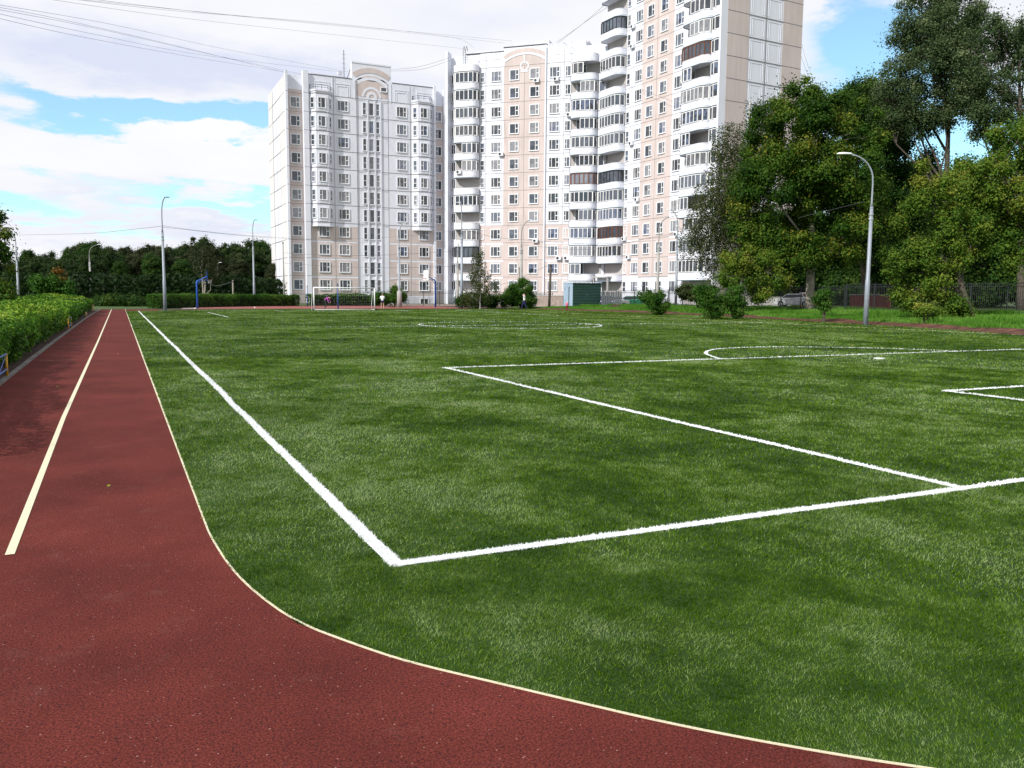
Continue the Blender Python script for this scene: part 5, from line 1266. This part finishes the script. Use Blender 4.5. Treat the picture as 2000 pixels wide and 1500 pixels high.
# ------------------------------------------------------------------ cars behind the fences
def car(x, y, rz, paint, label, tarp=False, L_=4.1, h=1.42):
    root = empty('parked_car', (x, y, Z(x, y)), rz); tag(root, label, 'car', 'cars parked behind the fence')
    prof = [(-.5, .28), (-.5, .62), (-.47, .82), (-.40, .9), (-.30, .93), (-.19, 1.36), (-.12, 1.42), (.16, 1.42), (.24, 1.36), (.34, .98), (.46, .92), (.5, .78), (.5, .28), (.40, .2), (-.40, .2)]
    b = MB(); n = len(prof); ws = [.80 if z < 1.0 else .62 for _, z in prof]
    vs = [(x_*L_, -w, z*h/1.42) for (x_, z), w in zip(prof, ws)]+[(x_*L_, w, z*h/1.42) for (x_, z), w in zip(prof, ws)]
    b.add(vs, [tuple(range(n)), tuple(range(n, 2*n))[::-1]]+[((i+1) % n, i, i+n, (i+1) % n+n) for i in range(n)])
    o = b.build('body', paint, root)
    md = o.modifiers.new('bevel', 'BEVEL'); md.width = .06; md.segments = 3
    b = MB()
    for s in (-1, 1): b.add([(-.27*L_, s*.79, .97), (.31*L_, s*.79, .99), (.22*L_, s*.66, 1.33), (-.18*L_, s*.66, 1.33)], [(0, 1, 2, 3)])
    b.add([(-.305*L_, -.7, .97), (-.305*L_, .7, .97), (-.20*L_, .58, 1.34), (-.20*L_, -.58, 1.34)], [(0, 1, 2, 3)]); b.add([(.345*L_, -.7, 1.0), (.345*L_, .7, 1.0), (.25*L_, .58, 1.35), (.25*L_, -.58, 1.35)], [(0, 1, 2, 3)])
    b.build('windows', M['carglass'], root)
    for sx in (-.31, .32):
        for s in (-1, 1):
            b = MB(); b.tube([(sx*L_, s*.82, .31), (sx*L_, s*.62, .31)], .31, 18); w = b.build('wheel', M['tyre'], root)
            b = MB(); b.tube([(sx*L_, s*.835, .31), (sx*L_, s*.81, .31)], .18, 12); b.build('rim', M['galv'], w)
    for s in (-1, 1): b = MB(); b.box(-.505*L_, -.49*L_, s*.6-.14, s*.6+.14, .6, .74); b.build('headlight', M['lampwhite'], root)
c1 = P2(1196, 108); car(c1[0], c1[1], R(-30), M['carsilver'], 'silver car parked just right of the green shed behind the fence')
c2 = P2(1182, 104.5); car(c2[0], c2[1], R(60), M['cardark'], 'dark blue car half hidden beside the green shed')
c3 = P2(1232, 108); car(c3[0], c3[1], R(-35), M['tarp'], 'bright green low car behind the fence below the tallest block', L_=4.6)
c4 = P2(1548, 92); car(c4[0], c4[1], R(-60), M['carwhite'], 'white car seen through the fence left of the pale trunk')
def low_wall(pA, pB, h, mat, label):
    A = Vector((*pA, 0)); Bv = Vector((*pB, 0)); L_ = (Bv-A).length; ang = math.atan2((Bv-A).y, (Bv-A).x); z = Z(A.x, A.y)
    root = empty('low_wall', (A.x, A.y, z), ang); tag(root, label, 'wall'); b = MB(); b.box(0, L_, 0, .3, -.3, h); b.build('brickwork', mat, root)
    b = MB(); b.box(-.05, L_+.05, -.05, .35, h, h+.08); b.build('coping', M['concrete'], root)
low_wall(P2(1655, 84), P2(1730, 78), 1.3, M['brick'], 'low red brick wall behind the fence by the near lamp post')
low_wall(P2(1440, 100), P2(1540, 96), 1.0, M['grey'], 'low grey wall behind the fence left of the white car')
low_wall(P2(1558, 98), P2(1600, 96), 1.5, M['brick'], 'short red brick wall behind the fence beside the pale trunk')
low_wall(P2(1046, 112), P2(1098, 108), 1.5, M['gravel'], 'pale rubble wall between the dark pole and the shed')

# ------------------------------------------------------------------ people
def skin(name, joints, edges, mat, parent, sub=2):
    me = bpy.data.meshes.new(name); names = list(joints); me.from_pydata([joints[n][:3] for n in names], [], [(names.index(a), names.index(b)) for a, b in edges])
    o = bpy.data.objects.new(name, me); COL.objects.link(o); sk = o.modifiers.new('skin', 'SKIN'); sk.use_smooth_shade = True
    for i, n in enumerate(names): r = joints[n][3]; r2 = joints[n][4] if len(joints[n]) > 4 else r; me.skin_vertices[0].data[i].radius = (r, r2)
    me.skin_vertices[0].data[0].use_root = True
    s = o.modifiers.new('subsurf', 'SUBSURF'); s.levels = s.render_levels = sub
    dg = bpy.context.evaluated_depsgraph_get(); m2 = bpy.data.meshes.new_from_object(o.evaluated_get(dg)); m2.name = name
    bpy.data.objects.remove(o); m2.materials.clear(); m2.materials.append(mat); m2.polygons.foreach_set('use_smooth', [True]*len(m2.polygons)); return put(name, m2, parent)
def person(loc, rz, s, pose, top, legs, hairm, label, shorts=False, hat=None):
    "pose: overrides for the joints of a standing figure (front = -y)"
    J = dict(pelvis=(0, 0, .95, .13, .10), belly=(0, 0, 1.10, .12, .09), chest=(0, 0, 1.30, .14, .10), neck0=(0, 0, 1.45, .07), neck=(0, 0, 1.53, .048), head=(0, -.01, 1.62, .075), crown=(0, -.005, 1.71, .07),
             shl=(-.17, 0, 1.42, .055), ell=(-.23, 0, 1.15, .04), wrl=(-.23, -.06, .90, .028), hal=(-.23, -.08, .83, .03),
             shr=(.17, 0, 1.42, .055), elr=(.23, 0, 1.15, .04), wrr=(.23, -.06, .90, .028), har=(.23, -.08, .83, .03),
             hil=(-.09, 0, .90, .085), knl=(-.10, -.01, .50, .055), anl=(-.10, .02, .09, .035), tol=(-.10, -.14, .035, .03),
             hir=(.09, 0, .90, .085), knr=(.10, -.01, .50, .055), anr=(.10, .02, .09, .035), tor=(.10, -.14, .035, .03))
    for k, v in pose.items(): J[k] = tuple(v)+tuple(J[k][3:])
    E = [('pelvis', 'belly'), ('belly', 'chest'), ('chest', 'neck0'), ('neck0', 'neck'), ('neck', 'head'), ('head', 'crown')]
    for q in 'lr': E += [('chest', 'sh'+q), ('sh'+q, 'el'+q), ('el'+q, 'wr'+q), ('wr'+q, 'ha'+q), ('pelvis', 'hi'+q), ('hi'+q, 'kn'+q), ('kn'+q, 'an'+q), ('an'+q, 'to'+q)]
    root = empty('person', loc, rz); root.scale = (s, s, s); tag(root, label, 'person')
    body = skin('body', J, E, M['skin'], root)
    def sub(keys, ed, grow, mat, name):
        K = {k: tuple(J[k][:3])+tuple(x+grow for x in J[k][3:]) for k in keys}; return skin(name, K, ed, mat, root)
    sub(['chest', 'belly', 'pelvis', 'neck0', 'shl', 'ell', 'wrl', 'shr', 'elr', 'wrr'], [('chest', 'belly'), ('belly', 'pelvis'), ('chest', 'neck0'), ('chest', 'shl'), ('shl', 'ell'), ('ell', 'wrl'), ('chest', 'shr'), ('shr', 'elr'), ('elr', 'wrr')], .022, top, 'shirt')
    if shorts:
        J['kl'] = tuple((J['hil'][i]+J['knl'][i])/2 for i in range(3))+(.085,); J['kr'] = tuple((J['hir'][i]+J['knr'][i])/2 for i in range(3))+(.085,)
        sub(['pelvis', 'hil', 'kl', 'hir', 'kr'], [('pelvis', 'hil'), ('hil', 'kl'), ('pelvis', 'hir'), ('hir', 'kr')], .02, legs, 'shorts')
    else: sub(['pelvis', 'hil', 'knl', 'anl', 'hir', 'knr', 'anr'], [('pelvis', 'hil'), ('hil', 'knl'), ('knl', 'anl'), ('pelvis', 'hir'), ('hir', 'knr'), ('knr', 'anr')], .018, legs, 'trousers')
    for q in 'lr': K = {'an': tuple(J['an'+q][:3])+(.042,), 'to': tuple(J['to'+q][:3])+(.04,)}; skin('shoe', K, [('an', 'to')], M['black'], root)
    h = Vector(J['head'][:3]); c = Vector(J['crown'][:3]); up = (c-h).normalized(); K = {'a': tuple(h+up*.02+Vector((0, .03, 0)))+(.078,), 'b': tuple(c+up*.005+Vector((0, .008, 0)))+(.082,)}
    skin('hat' if hat else 'hair', K, [('a', 'b')], hat or hairm, root)
    # face: nose and ears
    b = MB(); f = h+up*.03+Vector((0, -.085, 0)); b.add([tuple(f+Vector(v)) for v in [(-.012, .02, -.02), (.012, .02, -.02), (0, -.015, -.015), (0, .015, .03)]], [(0, 1, 2), (1, 3, 2), (3, 0, 2), (0, 3, 1)]); b.build('nose', M['skin'], root)
    return root
# fingers are below a fifth of a pixel here; hands are the tapered ends of the arms
p = far(747, 603, 84.5); zrot = -YAW
person((p.x, p.y, 0), zrot+math.pi, .93, dict(ell=(-.26, -.08, 1.18), wrl=(-.14, -.24, 1.28), hal=(-.08, -.26, 1.33), elr=(.26, -.08, 1.18), wrr=(.15, -.24, 1.25), har=(.1, -.26, 1.3), knl=(-.12, -.02, .5), anl=(-.14, .04, .09), tol=(-.16, -.11, .035), knr=(.12, -.02, .5), anr=(.14, .02, .09), tor=(.16, -.12, .035)),
       M['shirt'], M['navy'], M['hair'], 'boy in white shirt and dark blue shorts seen from behind beside the goal', shorts=True)
p = far(1024, 604, 91); 
person((p.x, p.y, 0), zrot+R(-75), 1.0, dict(elr=(.26, -.12, 1.36), wrr=(.22, -.22, 1.60), har=(.20, -.24, 1.68), ell=(-.24, .05, 1.16), wrl=(-.24, -.05, .93), hal=(-.24, -.07, .86), knl=(-.10, -.20, .52), anl=(-.10, -.24, .10), tol=(-.10, -.40, .05), knr=(.10, .06, .50), anr=(.10, .28, .13), tor=(.10, .14, .03)),
       M['shirt'], M['navy'], M['hair'], 'man in white shirt and dark trousers walking beyond the pitch with one arm raised')
p = far(1107, 607, 84.5)
person((p.x, p.y, 0), zrot+R(170), .56, dict(ell=(-.2, -.05, 1.18), elr=(.2, -.05, 1.18), wrl=(-.16, -.15, 1.0), wrr=(.16, -.15, 1.0), hal=(-.15, -.18, .95), har=(.15, -.18, .95)), M['pinkc'], M['redc'], M['hair'], 'small child in a pink jacket and pale hat in front of the shed', hat=M['palepink'])
p = far(637, 603, 86)
person((p.x, p.y, 0), zrot+R(80), .95, dict(pelvis=(0, .12, .92), belly=(0, .05, 1.06), chest=(0, -.16, 1.19), neck0=(0, -.30, 1.22), neck=(0, -.36, 1.20), head=(0, -.44, 1.20), crown=(0, -.50, 1.26), shl=(-.17, -.24, 1.18), ell=(-.22, -.30, .93), wrl=(-.2, -.38, .70), hal=(-.19, -.40, .63), shr=(.17, -.24, 1.18), elr=(.22, -.32, .93), wrr=(.2, -.42, .72), har=(.19, -.44, .65), hil=(-.09, .12, .88), hir=(.09, .12, .88), knl=(-.10, -.02, .50), knr=(.10, .02, .48), anl=(-.10, .12, .09), anr=(.10, .2, .10), tol=(-.10, -.03, .035), tor=(.10, .06, .035)),
       M['purple'], M['black'], M['hair'], 'child in a purple top bending forward, seen through the goal')
